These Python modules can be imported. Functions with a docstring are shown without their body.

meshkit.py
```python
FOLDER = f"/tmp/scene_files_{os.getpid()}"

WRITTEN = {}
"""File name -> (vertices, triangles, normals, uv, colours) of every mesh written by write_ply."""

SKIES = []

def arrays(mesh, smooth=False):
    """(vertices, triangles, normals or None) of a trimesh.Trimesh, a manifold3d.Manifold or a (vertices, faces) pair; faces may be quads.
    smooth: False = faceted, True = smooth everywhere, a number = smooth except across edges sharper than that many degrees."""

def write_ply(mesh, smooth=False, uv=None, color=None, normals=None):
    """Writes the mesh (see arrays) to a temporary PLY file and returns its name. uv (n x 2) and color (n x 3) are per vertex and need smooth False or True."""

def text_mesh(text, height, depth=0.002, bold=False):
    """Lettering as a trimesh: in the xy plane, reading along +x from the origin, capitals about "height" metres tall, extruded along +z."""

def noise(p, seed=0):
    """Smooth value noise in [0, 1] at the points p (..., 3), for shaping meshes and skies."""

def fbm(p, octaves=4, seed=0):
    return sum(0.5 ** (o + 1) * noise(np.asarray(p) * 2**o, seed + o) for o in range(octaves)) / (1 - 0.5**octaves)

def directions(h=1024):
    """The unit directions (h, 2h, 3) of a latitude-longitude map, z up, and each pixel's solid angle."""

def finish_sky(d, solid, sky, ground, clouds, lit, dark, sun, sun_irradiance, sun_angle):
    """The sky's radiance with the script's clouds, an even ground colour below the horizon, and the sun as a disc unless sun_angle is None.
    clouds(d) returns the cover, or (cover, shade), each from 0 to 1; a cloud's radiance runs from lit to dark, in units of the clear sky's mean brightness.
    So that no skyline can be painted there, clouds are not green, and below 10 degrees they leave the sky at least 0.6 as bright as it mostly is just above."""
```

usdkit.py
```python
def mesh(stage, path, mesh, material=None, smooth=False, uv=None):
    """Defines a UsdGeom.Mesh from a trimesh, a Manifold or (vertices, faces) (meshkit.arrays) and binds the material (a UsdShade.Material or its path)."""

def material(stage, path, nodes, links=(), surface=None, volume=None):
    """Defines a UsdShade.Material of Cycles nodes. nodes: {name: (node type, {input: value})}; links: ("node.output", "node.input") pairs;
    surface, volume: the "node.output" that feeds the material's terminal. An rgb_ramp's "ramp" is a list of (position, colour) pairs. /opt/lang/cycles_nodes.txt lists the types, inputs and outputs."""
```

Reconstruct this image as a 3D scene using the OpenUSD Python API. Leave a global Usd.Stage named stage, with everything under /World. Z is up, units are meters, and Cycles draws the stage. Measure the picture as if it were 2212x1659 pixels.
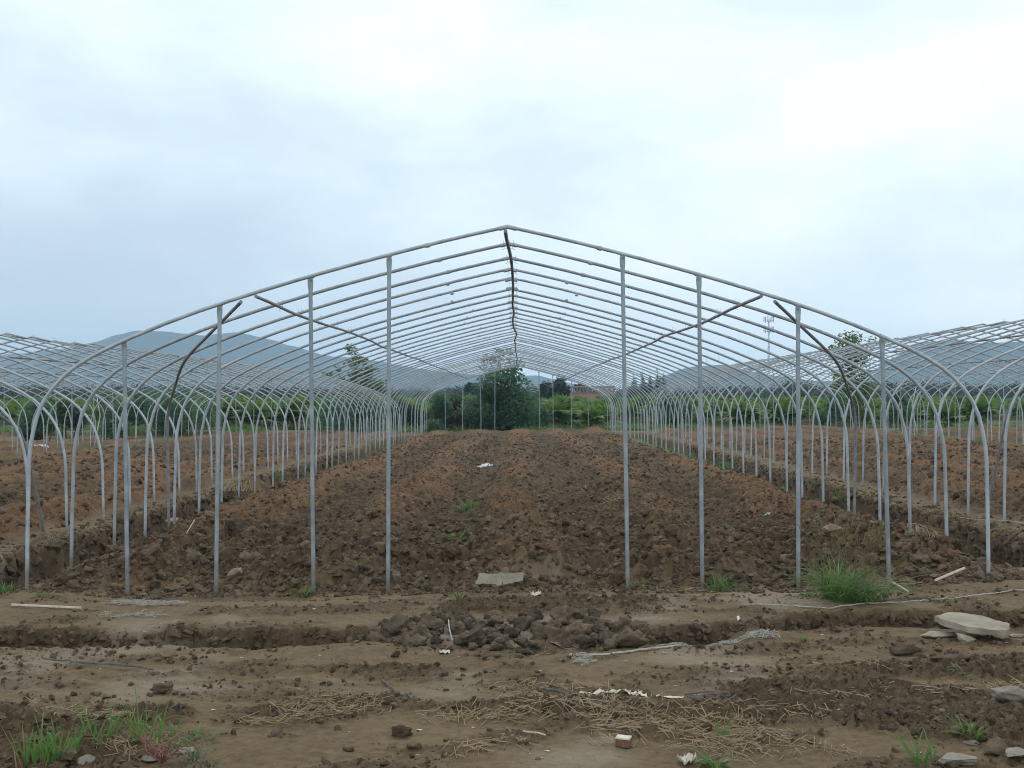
import math
import numpy as np
import trimesh
from scipy.interpolate import PchipInterpolator
from pxr import Usd, UsdGeom, UsdLux, UsdShade, Gf, Sdf, Vt
import usdkit
import meshkit

stage = Usd.Stage.CreateInMemory()
UsdGeom.SetStageUpAxis(stage, UsdGeom.Tokens.z)
UsdGeom.SetStageMetersPerUnit(stage, 1.0)
UsdGeom.Xform.Define(stage, "/World")
UsdGeom.Scope.Define(stage, "/World/Looks")

# ------------------------------------------------------------------ camera, sky, sun, exposure
EYE = 1.545
FOC = 2432.0 / 2212.0                        # focal length in picture widths
YAW, PITCH = math.radians(0.377), math.radians(0.72)
cam = UsdGeom.Camera.Define(stage, "/World/camera")
cam.CreateHorizontalApertureAttr(36.0)
cam.CreateVerticalApertureAttr(27.0)
cam.CreateFocalLengthAttr(36.0 * FOC)
cam.CreateClippingRangeAttr(Gf.Vec2f(0.05, 20000))
cam.CreateExposureAttr(0.32)
FWD = np.array([-math.sin(YAW) * math.cos(PITCH), math.cos(YAW) * math.cos(PITCH), math.sin(PITCH)])
RGT = np.array([math.cos(YAW), math.sin(YAW), 0.0])
UPV = np.cross(RGT, FWD)
cam.AddTransformOp().Set(Gf.Matrix4d(*RGT, 0, *UPV, 0, *(-FWD), 0, 0, 0, EYE, 1))

SUN_EL, SUN_AZ = math.radians(50), math.radians(8)          # the sun stands behind the cloud, ahead and a little right
SUNV = np.array([math.sin(SUN_AZ) * math.cos(SUN_EL), math.cos(SUN_AZ) * math.cos(SUN_EL), math.sin(SUN_EL)])
sky_mat = usdkit.material(stage, "/World/Looks/sky_clouds", {
    "tc": ("texture_coordinate", {}),
    "sky": ("sky_texture", {"sky_type": "single_scattering", "sun_disc": False, "sun_elevation": SUN_EL, "sun_rotation": SUN_AZ}),
    "map": ("mapping", {"scale": (1.0, 1.0, 2.2), "location": (3.1, 0.4, 1.7)}),
    "n1": ("noise_texture", {"scale": 1.9, "detail": 6.0, "roughness": 0.52, "distortion": 0.35}),
    "n2": ("noise_texture", {"scale": 4.6, "detail": 7.0, "roughness": 0.55, "distortion": 0.2}),
    "sep": ("separate_xyz", {}),
    "low": ("map_range", {"from_min": 0.02, "from_max": 0.26, "to_min": 1.0, "to_max": 0.0, "clamp": True, "range_type": "smoothstep"}),
    "side": ("map_range", {"from_min": -0.42, "from_max": 0.06, "to_min": 1.0, "to_max": 0.0, "clamp": True, "range_type": "smoothstep"}),
    "s1": ("math", {"math_type": "multiply_add", "value2": 0.62, "value3": 0.035}),
    "s2": ("math", {"math_type": "multiply_add", "value2": 0.42}),
    "s3": ("math", {"math_type": "multiply_add", "value2": 0.08}),
    "s4": ("math", {"math_type": "multiply_add", "value2": 0.27}), "ls": ("math", {"math_type": "multiply"}),
    "ramp": ("rgb_ramp", {"ramp": [(0.0, (9.6, 9.7, 9.5)), (0.48, (9.1, 9.5, 9.5)), (0.57, (7.9, 8.9, 9.4)), (0.69, (6.4, 7.5, 8.3)), (0.82, (5.3, 6.2, 7.1)), (1.0, (4.5, 5.4, 6.2))]}),
    "mix": ("mix_color", {"fac": 0.93}),
    "bg": ("background_shader", {"strength": 0.1}),
}, [("tc.generated", "map.vector"), ("map.vector", "n1.vector"), ("map.vector", "n2.vector"),
    ("tc.generated", "sep.vector"), ("sep.z", "low.value"), ("sep.x", "side.value"),
    ("n1.fac", "s1.value1"), ("n2.fac", "s2.value1"), ("s1.value", "s2.value3"),
    ("low.result", "s3.value1"), ("s2.value", "s3.value3"), ("low.result", "ls.value1"), ("side.result", "ls.value2"), ("ls.value", "s4.value1"), ("s3.value", "s4.value3"),
    ("s4.value", "ramp.fac"), ("sky.color", "mix.a"), ("ramp.color", "mix.b"), ("mix.result", "bg.color")], surface="bg.background")
sky = UsdLux.DomeLight.Define(stage, "/World/sky")
UsdShade.MaterialBindingAPI.Apply(sky.GetPrim()).Bind(sky_mat)
sun = UsdLux.DistantLight.Define(stage, "/World/sun")
sun.CreateIntensityAttr(0.27)
sun.CreateAngleAttr(28.0)
sun.CreateColorAttr(Gf.Vec3f(1.0, 0.97, 0.92))
sun.GetPrim().CreateAttribute("inputs:normalize", Sdf.ValueTypeNames.Bool).Set(True)
zx = np.cross([0, 0, 1.0], SUNV); zx /= np.linalg.norm(zx); zy = np.cross(SUNV, zx)
sun.AddTransformOp().Set(Gf.Matrix4d(*zx, 0, *zy, 0, *SUNV, 0, 0, 0, 50, 1))

# ------------------------------------------------------------------ helpers
COUNT = {}


def numbered(parent, name):
    k = (str(parent), name)
    n = COUNT.get(k, 0)
    COUNT[k] = n + 1
    return f"{parent}/{name}" if n == 0 else f"{parent}/{name}_{n:03d}"


def pathof(parent):
    return "/World" if parent is None else str(parent.GetPath())


def obj(name, mesh, mat, parent=None, smooth=False):
    return usdkit.mesh(stage, numbered(pathof(parent), name), mesh, mat, smooth).GetPrim()


def tag(p, label=None, cat=None, group=None, kind=None):
    for k, v in (("label", label), ("category", cat), ("group", group), ("kind", kind)):
        if v:
            p.SetCustomDataByKey(k, v)
    return p


def thing(name, label, cat, loc=(0, 0, 0), group=None, rotz=0.0, scale=None):
    x = UsdGeom.Xform.Define(stage, numbered("/World", name))
    x.AddTranslateOp().Set(Gf.Vec3d(*map(float, loc)))
    if rotz:
        x.AddRotateZOp().Set(float(rotz))
    if scale is not None:
        x.AddScaleOp().Set(Gf.Vec3f(*map(float, scale)))
    return tag(x.GetPrim(), label, cat, group)


def at_depth(px, py, d):
    """The point at distance d (along y) that the camera sees at px, py of a 2212 x 1659 frame."""
    v = FWD + RGT * (px - 1106) / 2432 - UPV * (py - 829.5) / 2432
    return np.array([0, 0, EYE]) + v * (d / v[1])


def on_ground(px, py, z=0.0):
    v = FWD + RGT * (px - 1106) / 2432 - UPV * (py - 829.5) / 2432
    p = v * ((z - EYE) / v[2])
    for _ in range(4):
        z = float(H(p[:1], p[1:2])[0])
        p = v * ((z - EYE) / v[2])
    return p[0], p[1], z


def sweep(points, radius, sides=8, caps=True, flat=None):
    """A tube along a polyline; radius may vary; flat=(ax, ay) arrays give elliptical rings."""
    p = np.asarray(points, float)
    n = len(p)
    t = np.gradient(p, axis=0)
    t /= np.linalg.norm(t, axis=1, keepdims=True) + 1e-12
    ref = np.array([0, 1.0, 0]) if abs(t[0, 1]) < 0.8 else np.array([1.0, 0, 0])
    a = np.cross(t, ref)
    a /= np.linalg.norm(a, axis=1, keepdims=True) + 1e-12
    b = np.cross(t, a)
    ang = np.arange(sides) * 2 * np.pi / sides + np.pi / sides
    r = np.broadcast_to(np.asarray(radius, float), (n,))
    ra, rb = (r, r) if flat is None else flat
    v = p[:, None] + np.cos(ang)[None, :, None] * a[:, None] * ra[:, None, None] + np.sin(ang)[None, :, None] * b[:, None] * rb[:, None, None]
    i, j = np.meshgrid(np.arange(n - 1), np.arange(sides), indexing="ij")
    q = np.stack([i * sides + j, (i + 1) * sides + j, (i + 1) * sides + (j + 1) % sides, i * sides + (j + 1) % sides], -1).reshape(-1, 4)
    f = np.vstack([q[:, [0, 1, 2]], q[:, [0, 2, 3]]])
    v = v.reshape(-1, 3)
    if caps:
        c0, c1 = len(v), len(v) + 1
        v = np.vstack([v, p[0], p[-1]])
        k = np.arange(sides)
        f = np.vstack([f, np.stack([np.full(sides, c0), k, (k + 1) % sides], 1),
                       np.stack([np.full(sides, c1), (n - 1) * sides + (k + 1) % sides, (n - 1) * sides + k], 1)])
    return v, f


def join(parts):
    vs, fs, n = [], [], 0
    for v, f in parts:
        vs.append(v); fs.append(np.asarray(f) + n); n += len(v)
    return np.vstack(vs), np.vstack(fs)


def smoothstep(x, a, b):
    t = np.clip((np.asarray(x, float) - a) / (b - a), 0, 1)
    return t * t * (3 - 2 * t)


TAB = np.random.default_rng(4711).random((256, 256))


def n2(x, y, s, seed=0):
    """Smooth value noise in [0, 1] over the plane."""
    x = np.asarray(x, float) * s; y = np.asarray(y, float) * s
    fx, fy = np.floor(x), np.floor(y)
    tx, ty = x - fx, y - fy
    tx = tx * tx * (3 - 2 * tx); ty = ty * ty * (3 - 2 * ty)
    i0 = (fx.astype(np.int64) + seed * 37) & 255; j0 = (fy.astype(np.int64) + seed * 101 + 13) & 255
    i1 = (i0 + 1) & 255; j1 = (j0 + 1) & 255
    a = TAB[i0, j0]; b = TAB[i0, j1]
    a = a + (TAB[i1, j0] - a) * tx; b = b + (TAB[i1, j1] - b) * tx
    return a + (b - a) * ty


def f2(x, y, s, octaves=4, seed=0):
    c, q = math.cos(0.6), math.sin(0.6)
    x = np.asarray(x, float); y = np.asarray(y, float)
    out, w, tot = 0, 0.5, 0
    for o in range(octaves):
        out = out + w * n2(x, y, s * 2 ** o, seed + o * 5); tot += w; w *= 0.5
        x, y = c * x - q * y + 3.7, q * x + c * y + 1.9
    return out / tot


def domes(x, y, cell, seed, lo=0.35, hi=0.8, keep=1.0):
    """Packed lumps: the height of the highest of randomly placed, randomly sized caps, one per cell."""
    wx = x + (n2(x, y, 1.7 / cell, seed + 50) - 0.5) * cell * 0.6 + (n2(x, y, 4.5 / cell, seed + 52) - 0.5) * cell * 0.2
    wy = y + (n2(x, y, 1.7 / cell, seed + 51) - 0.5) * cell * 0.6 + (n2(x, y, 4.5 / cell, seed + 53) - 0.5) * cell * 0.2
    gx, gy = np.floor(wx / cell).astype(np.int64), np.floor(wy / cell).astype(np.int64)
    out = np.zeros_like(x)
    for dx in (-1, 0, 1):
        for dy in (-1, 0, 1):
            cx, cy = gx + dx, gy + dy
            a, b = cx + seed * 53, cy + seed * 91
            h = lambda k: TAB[(a + k * 67) & 255, (b + k * 29) & 255]
            px, py = (cx + h(1)) * cell, (cy + h(2)) * cell
            r = (lo + (hi - lo) * h(3) ** 1.5) * cell
            d2 = ((wx - px) ** 2 + (wy - py) ** 2) / r ** 2
            cap = np.sqrt(np.clip(1 - d2, 0, 1)) * r * np.where(h(4) < keep, 1, 0)
            out = np.maximum(out, np.minimum(cap, r * 0.75))
    return out


# ------------------------------------------------------------------ materials
def mat(name, nodes, links, surface="p.BSDF", volume=None):
    return usdkit.material(stage, f"/World/Looks/{name}", nodes, links, surface=surface, volume=volume)


def mottled(name, c1, c2, scale=8.0, rough=0.85, bump=0.3, bscale=40.0, bdist=0.01, metal=0.0, spec=0.3, island=False, rnd=0.0):
    nodes = {"g": ("geometry", {}), "n": ("noise_texture", {"scale": scale, "detail": 5.0, "roughness": 0.6}),
             "r": ("rgb_ramp", {"ramp": [(0.3, c1), (0.7, c2)]}),
             "bn": ("noise_texture", {"scale": bscale, "detail": 4.0, "roughness": 0.6}),
             "b": ("bump", {"strength": bump, "distance": bdist}),
             "p": ("principled_bsdf", {"roughness": rough, "metallic": metal, "specular_ior_level": spec})}
    links = [("g.position", "n.vector"), ("n.fac", "r.fac"), ("g.position", "bn.vector"), ("bn.fac", "b.height"), ("b.normal", "p.normal")]
    if rnd > 0:
        nodes["o"] = ("object_info", {})
        nodes["v"] = ("map_range", {"from_min": 0, "from_max": 1, "to_min": 1 - rnd, "to_max": 1 + rnd})
        nodes["h"] = ("hsv", {"hue": 0.5, "saturation": 1.0, "fac": 1.0})
        links += [("o.random", "v.value"), ("v.result", "h.value"), ("r.color", "h.color"), ("h.color", "p.base_color")]
    else:
        links += [("r.color", "p.base_color")]
    return mat(name, nodes, links)


TAN1, TAN2 = (0.070, 0.047, 0.0245), (0.182, 0.127, 0.071)
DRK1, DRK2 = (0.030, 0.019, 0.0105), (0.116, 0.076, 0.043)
RED1, RED2 = (0.080, 0.041, 0.019), (0.225, 0.124, 0.062)
PAL1, PAL2 = (0.20, 0.160, 0.113), (0.28, 0.232, 0.172)
soil = mat("soil", {
    "g": ("geometry", {}), "a": ("attribute", {"attribute": "zone"}), "s": ("separate_color", {"color_type": "rgb"}),
    "n1": ("noise_texture", {"scale": 1.3, "detail": 6.0, "roughness": 0.62}),
    "n2": ("noise_texture", {"scale": 19.0, "detail": 6.0, "roughness": 0.68}),
    "n3": ("noise_texture", {"scale": 130.0, "detail": 5.0, "roughness": 0.7}),
    "m1": ("math", {"math_type": "multiply_add", "value2": 0.5, "value3": -0.32}),
    "m2": ("math", {"math_type": "multiply_add", "value2": 0.85}),
    "m3": ("math", {"math_type": "multiply_add", "value2": 0.35}),
    "rt": ("rgb_ramp", {"ramp": [(0.25, TAN1), (0.75, TAN2)]}),
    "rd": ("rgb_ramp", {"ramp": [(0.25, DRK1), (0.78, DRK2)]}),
    "rr": ("rgb_ramp", {"ramp": [(0.25, RED1), (0.78, RED2)]}),
    "rp": ("rgb_ramp", {"ramp": [(0.25, PAL1), (0.78, PAL2)]}),
    "x1": ("mix_color", {}), "x2": ("mix_color", {}), "x3": ("mix_color", {}),
    "b1": ("bump", {"strength": 0.8, "distance": 0.016}), "b2": ("bump", {"strength": 0.9, "distance": 0.006}),
    "p": ("principled_bsdf", {"roughness": 0.92, "specular_ior_level": 0.22}),
}, [("g.position", "n1.vector"), ("g.position", "n2.vector"), ("g.position", "n3.vector"),
    ("n1.fac", "m1.value1"), ("n2.fac", "m2.value1"), ("m1.value", "m2.value3"), ("n3.fac", "m3.value1"), ("m2.value", "m3.value3"),
    ("m3.value", "rt.fac"), ("m3.value", "rd.fac"), ("m3.value", "rr.fac"), ("m3.value", "rp.fac"),
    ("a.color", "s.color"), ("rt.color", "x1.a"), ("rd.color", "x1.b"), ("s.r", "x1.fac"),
    ("x1.result", "x2.a"), ("rr.color", "x2.b"), ("s.g", "x2.fac"), ("x2.result", "x3.a"), ("rp.color", "x3.b"), ("s.b", "x3.fac"),
    ("x3.result", "p.base_color"), ("n2.fac", "b1.height"), ("n3.fac", "b2.height"), ("b1.normal", "b2.normal"), ("b2.normal", "p.normal")])
clod_dark = mottled("clod_dark", DRK1, DRK2, 14, 0.93, 0.6, 55, 0.012, spec=0.2, rnd=0.25)
clod_crumb = mottled("clod_crumb", (0.042, 0.028, 0.0165), (0.125, 0.087, 0.052), 14, 0.93, 0.6, 55, 0.012, spec=0.2, rnd=0.3)
clod_heap = mottled("clod_heap", (0.044, 0.032, 0.021), (0.118, 0.087, 0.058), 9, 0.9, 0.7, 45, 0.014, spec=0.25, rnd=0.28)
clod_tan = mottled("clod_tan", (0.075, 0.053, 0.034), (0.15, 0.11, 0.072), 12, 0.92, 0.6, 50, 0.012, spec=0.2, rnd=0.25)
clod_red = mottled("clod_red", (0.066, 0.037, 0.021), (0.145, 0.084, 0.048), 12, 0.92, 0.6, 50, 0.012, spec=0.2, rnd=0.2)
concrete = mottled("concrete", (0.19, 0.165, 0.125), (0.31, 0.275, 0.215), 7, 0.9, 0.4, 60, 0.006)
stone_m = mottled("stone", (0.14, 0.122, 0.10), (0.25, 0.222, 0.18), 9, 0.88, 0.5, 40, 0.008)
stone_tan = mottled("stone_tan", (0.15, 0.115, 0.08), (0.27, 0.215, 0.155), 9, 0.9, 0.5, 40, 0.008)
white_m = mottled("white_plastic", (0.55, 0.56, 0.56), (0.75, 0.76, 0.76), 20, 0.5, 0.2, 40, 0.004)
cream_m = mottled("cream_rag", (0.42, 0.38, 0.30), (0.62, 0.57, 0.48), 25, 0.9, 0.4, 80, 0.004)
brick_red = mottled("brick_red", (0.10, 0.045, 0.03), (0.18, 0.085, 0.055), 30, 0.9, 0.4, 60, 0.004)
cyan_m = mottled("cyan_plastic", (0.22, 0.40, 0.38), (0.32, 0.52, 0.50), 20, 0.5, 0.2, 40, 0.003)
twig_m = mottled("twig_grey", (0.05, 0.048, 0.046), (0.13, 0.125, 0.12), 30, 0.85, 0.3, 80, 0.003)
cane_m = mottled("dry_cane", (0.34, 0.29, 0.22), (0.52, 0.46, 0.36), 25, 0.75, 0.3, 80, 0.003)
net_m = mottled("net_fibre", (0.26, 0.24, 0.205), (0.46, 0.43, 0.37), 25, 0.9, 0.2, 80, 0.002)
red_stem = mottled("red_stem", (0.15, 0.05, 0.045), (0.25, 0.10, 0.09), 25, 0.7, 0.2, 80, 0.002)
bark = mottled("bark", (0.055, 0.042, 0.032), (0.12, 0.095, 0.072), 12, 0.9, 0.5, 30, 0.02)

def zinc(name, c1, c2, c3, metal):
    return mat(name, {
    "g": ("geometry", {}), "o": ("object_info", {}),
    "n": ("noise_texture", {"scale": 7.0, "detail": 6.0, "roughness": 0.65}),
    "n2": ("noise_texture", {"scale": 130.0, "detail": 3.0, "roughness": 0.6}),
    "r": ("rgb_ramp", {"ramp": [(0.3, c1), (0.52, c2), (0.72, c3)]}),
    "v": ("map_range", {"from_min": 0, "from_max": 1, "to_min": 0.85, "to_max": 1.1}), "h": ("hsv", {"hue": 0.5, "saturation": 1.0, "fac": 1.0}),
    "s": ("separate_xyz", {}), "zz": ("math", {"math_type": "multiply_add", "value2": 0.35}),
    "dz": ("map_range", {"from_min": 0.12, "from_max": 0.42, "to_min": 0.75, "to_max": 0.0, "clamp": True}),
    "rust": ("map_range", {"from_min": 0.66, "from_max": 0.74, "to_min": 0.0, "to_max": 0.5, "clamp": True}),
    "md": ("mix_color", {"b": (0.13, 0.095, 0.06)}), "mr": ("mix_color", {"b": (0.16, 0.10, 0.065)}),
    "rr": ("map_range", {"from_min": 0.3, "from_max": 0.7, "to_min": 0.38, "to_max": 0.6}),
    "b": ("bump", {"strength": 0.08, "distance": 0.002}),
    "p": ("principled_bsdf", {"metallic": metal}),
}, [("g.position", "n.vector"), ("g.position", "n2.vector"), ("n.fac", "r.fac"), ("o.random", "v.value"), ("v.result", "h.value"), ("r.color", "h.color"),
    ("g.position", "s.vector"), ("n.fac", "zz.value1"), ("s.z", "zz.value3"), ("zz.value", "dz.value"), ("dz.result", "md.fac"), ("h.color", "mr.a"), ("n2.fac", "rust.value"),
    ("rust.result", "mr.fac"), ("mr.result", "md.a"), ("md.result", "p.base_color"), ("n.fac", "rr.value"), ("rr.result", "p.roughness"), ("n2.fac", "b.height"), ("b.normal", "p.normal")])

steel_lit = zinc("galvanised_steel", (0.235, 0.268, 0.288), (0.325, 0.362, 0.384), (0.43, 0.468, 0.488), 0.38)  # hoops: sky light on their upper sides is put into this lighter colour
steel_post = zinc("galvanised_post", (0.170, 0.196, 0.215), (0.235, 0.267, 0.288), (0.33, 0.365, 0.382), 0.4)  # same zinc for the posts, without the painted sky light
steel_dull = mat("weathered_steel", {
    "g": ("geometry", {}), "n": ("noise_texture", {"scale": 14.0, "detail": 5.0, "roughness": 0.65}),
    "r": ("rgb_ramp", {"ramp": [(0.3, (0.145, 0.146, 0.148)), (0.7, (0.27, 0.272, 0.275))]}),
    "p": ("principled_bsdf", {"metallic": 0.5, "roughness": 0.6}),
}, [("g.position", "n.vector"), ("n.fac", "r.fac"), ("r.color", "p.base_color")])
tower_m = mottled("tower_steel", (0.30, 0.31, 0.32), (0.38, 0.39, 0.40), 1, 0.6, 0.0)


def leafy(name, dark, light, trans=0.3, rough=0.55, scale=0.9, var=True):
    return mat(name, {
        "g": ("geometry", {}), "n": ("noise_texture", {"scale": scale, "detail": 4.0, "roughness": 0.6}),
        "w": ("math", {"math_type": "multiply_add", "value2": 0.45}), "m": ("math", {"math_type": "multiply_add", "value2": 0.8, "value3": -0.15}),
        "r": ("rgb_ramp", {"ramp": [(0.15, dark), (0.85, light)]}),
        "p": ("principled_bsdf", {"roughness": rough, "specular_ior_level": 0.35}), "t": ("translucent_bsdf", {}),
        "x": ("mix_closure", {"fac": trans}),
    }, [("g.position", "n.vector"), ("n.fac", "m.value1"), ("g.random_per_island", "w.value1"), ("m.value", "w.value3"), ("w.value", "r.fac"),
        ("r.color", "p.base_color"), ("r.color", "t.color"), ("p.BSDF", "x.closure1"), ("t.BSDF", "x.closure2")], surface="x.closure")


leaf_dark = leafy("leaf_dark", (0.075, 0.158, 0.088), (0.18, 0.31, 0.155), 0.5)
leaf_mid = leafy("leaf_mid", (0.030, 0.062, 0.024), (0.085, 0.145, 0.055))
leaf_light = leafy("leaf_light", (0.11, 0.165, 0.05), (0.24, 0.30, 0.12), 0.55)
leaf_far = leafy("leaf_far", (0.020, 0.040, 0.026), (0.042, 0.075, 0.042), 0.15)
leaf_dead = leafy("leaf_dead", (0.045, 0.030, 0.02), (0.10, 0.065, 0.04), 0.15)
straw_m = leafy("straw", (0.27, 0.19, 0.105), (0.62, 0.49, 0.32), 0.1, 0.7, 8.0)
palm_leaf = leafy("palm_leaf", (0.085, 0.155, 0.030), (0.22, 0.32, 0.085), 0.45, 0.4)
palm_dry = leafy("palm_dry", (0.16, 0.12, 0.05), (0.28, 0.22, 0.10), 0.3, 0.6)
grass_m = leafy("grass_blade", (0.070, 0.155, 0.034), (0.20, 0.345, 0.092), 0.45, 0.45, 6.0)
grass_blue = leafy("grass_blade_grey", (0.050, 0.090, 0.045), (0.12, 0.18, 0.085), 0.35, 0.5, 6.0)
seed_m = leafy("seed_head", (0.14, 0.14, 0.05), (0.25, 0.24, 0.11), 0.3, 0.7, 6.0)

# ------------------------------------------------------------------ the ground
SP = 1.05
HALF = 4.05
CX = {"mid": -0.10, "left": -9.35, "right": 9.55, "far_left": -18.7, "far_right": 18.9}
BEDS = [(-0.10, 9.5, 50.6), (-9.35, 8.6, 50.0), (9.55, 9.2, 50.6), (-18.7, 9.0, 43.6), (18.9, 9.0, 46.0)]
GX, GY0, GY1 = 27.0, 3.4, 54.0


def bed_mask(x, y):
    m = np.zeros_like(x)
    for cx, a, b in BEDS:
        wob = (n2(x, y, 1.6, 3) - 0.5) * 0.35
        wob2 = (n2(x, y, 1.3, 4) - 0.5) * 0.5
        m = np.maximum(m, smoothstep(3.98 - np.abs(x - cx) + wob, 0.0, 0.28) * smoothstep(y - a + wob2, 0.0, 0.45) * smoothstep(b - y, -0.2, 0.3))
    return m


def tread_mask(x, y):
    """Crumbly bands thrown up by wheels in the foreground, broken up by noise."""
    w = n2(x, y, 0.9, 21)
    c1 = 5.62 + 0.22 * (n2(x, y * 0.2, 0.8, 22) - 0.5) - 0.05 * np.clip(x - 1.5, 0, 2)
    b1 = np.exp(-((y - c1) / 0.40) ** 2) * smoothstep(x, -1.75, -1.1) * (0.35 + 0.8 * smoothstep(x, -0.5, 0.4))
    c2 = 6.34 + 0.12 * (n2(x, y * 0.2, 0.9, 23) - 0.5)
    b2 = 0.42 * np.exp(-((y - c2) / 0.16) ** 2)
    b3 = 0.95 * smoothstep(-1.45 - x, 0.0, 0.4) * smoothstep(5.75 - y, 0.0, 0.35)
    b4 = 0.8 * smoothstep(x, 1.9, 2.4) * smoothstep(5.2 - y, 0, 0.3)
    b5 = 0.85 * smoothstep(x, 1.75, 2.6) * np.exp(-((y - 6.6) / 0.4) ** 2)
    b6 = 0.9 * smoothstep(x, -0.9, -0.3) * smoothstep(1.25 - x, 0, 0.5) * np.exp(-((y - 8.35) / 0.38) ** 2)
    m = np.maximum.reduce([b1, b2, b3, b4, b5, b6])
    br = f2(x * 0.55, y * 1.5, 2.6, 5, 24)
    return np.clip((m * 1.3 + (br - 0.5) * 2.4 - 0.44) * 2.0, 0, 1) * smoothstep(m, 0.05, 0.3)


def trench_far(x):
    z = np.zeros_like(x)
    return (7.58 + 0.52 * smoothstep(x, 1.3, 2.3) + 0.16 * (f2(x, z, 1.6, 3, 31) - 0.5) + 0.10 * (f2(x, z, 7.0, 3, 32) - 0.5))


def lip_line(x):
    z = np.zeros_like(x)
    return trench_far(x) + 0.45 * domes(x, z + 1.9, 0.22, 39, 0.4, 0.75) + 0.05 * (n2(x, z, 9.0, 34) - 0.5)


def heap_mask(x, y):
    e = ((x + 0.08) / 1.05) ** 2 + ((y - 7.42) / 0.62) ** 2
    return smoothstep(1.25 - e + (n2(x, y, 2.5, 33) - 0.5) * 0.8, 0.0, 0.7)


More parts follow.
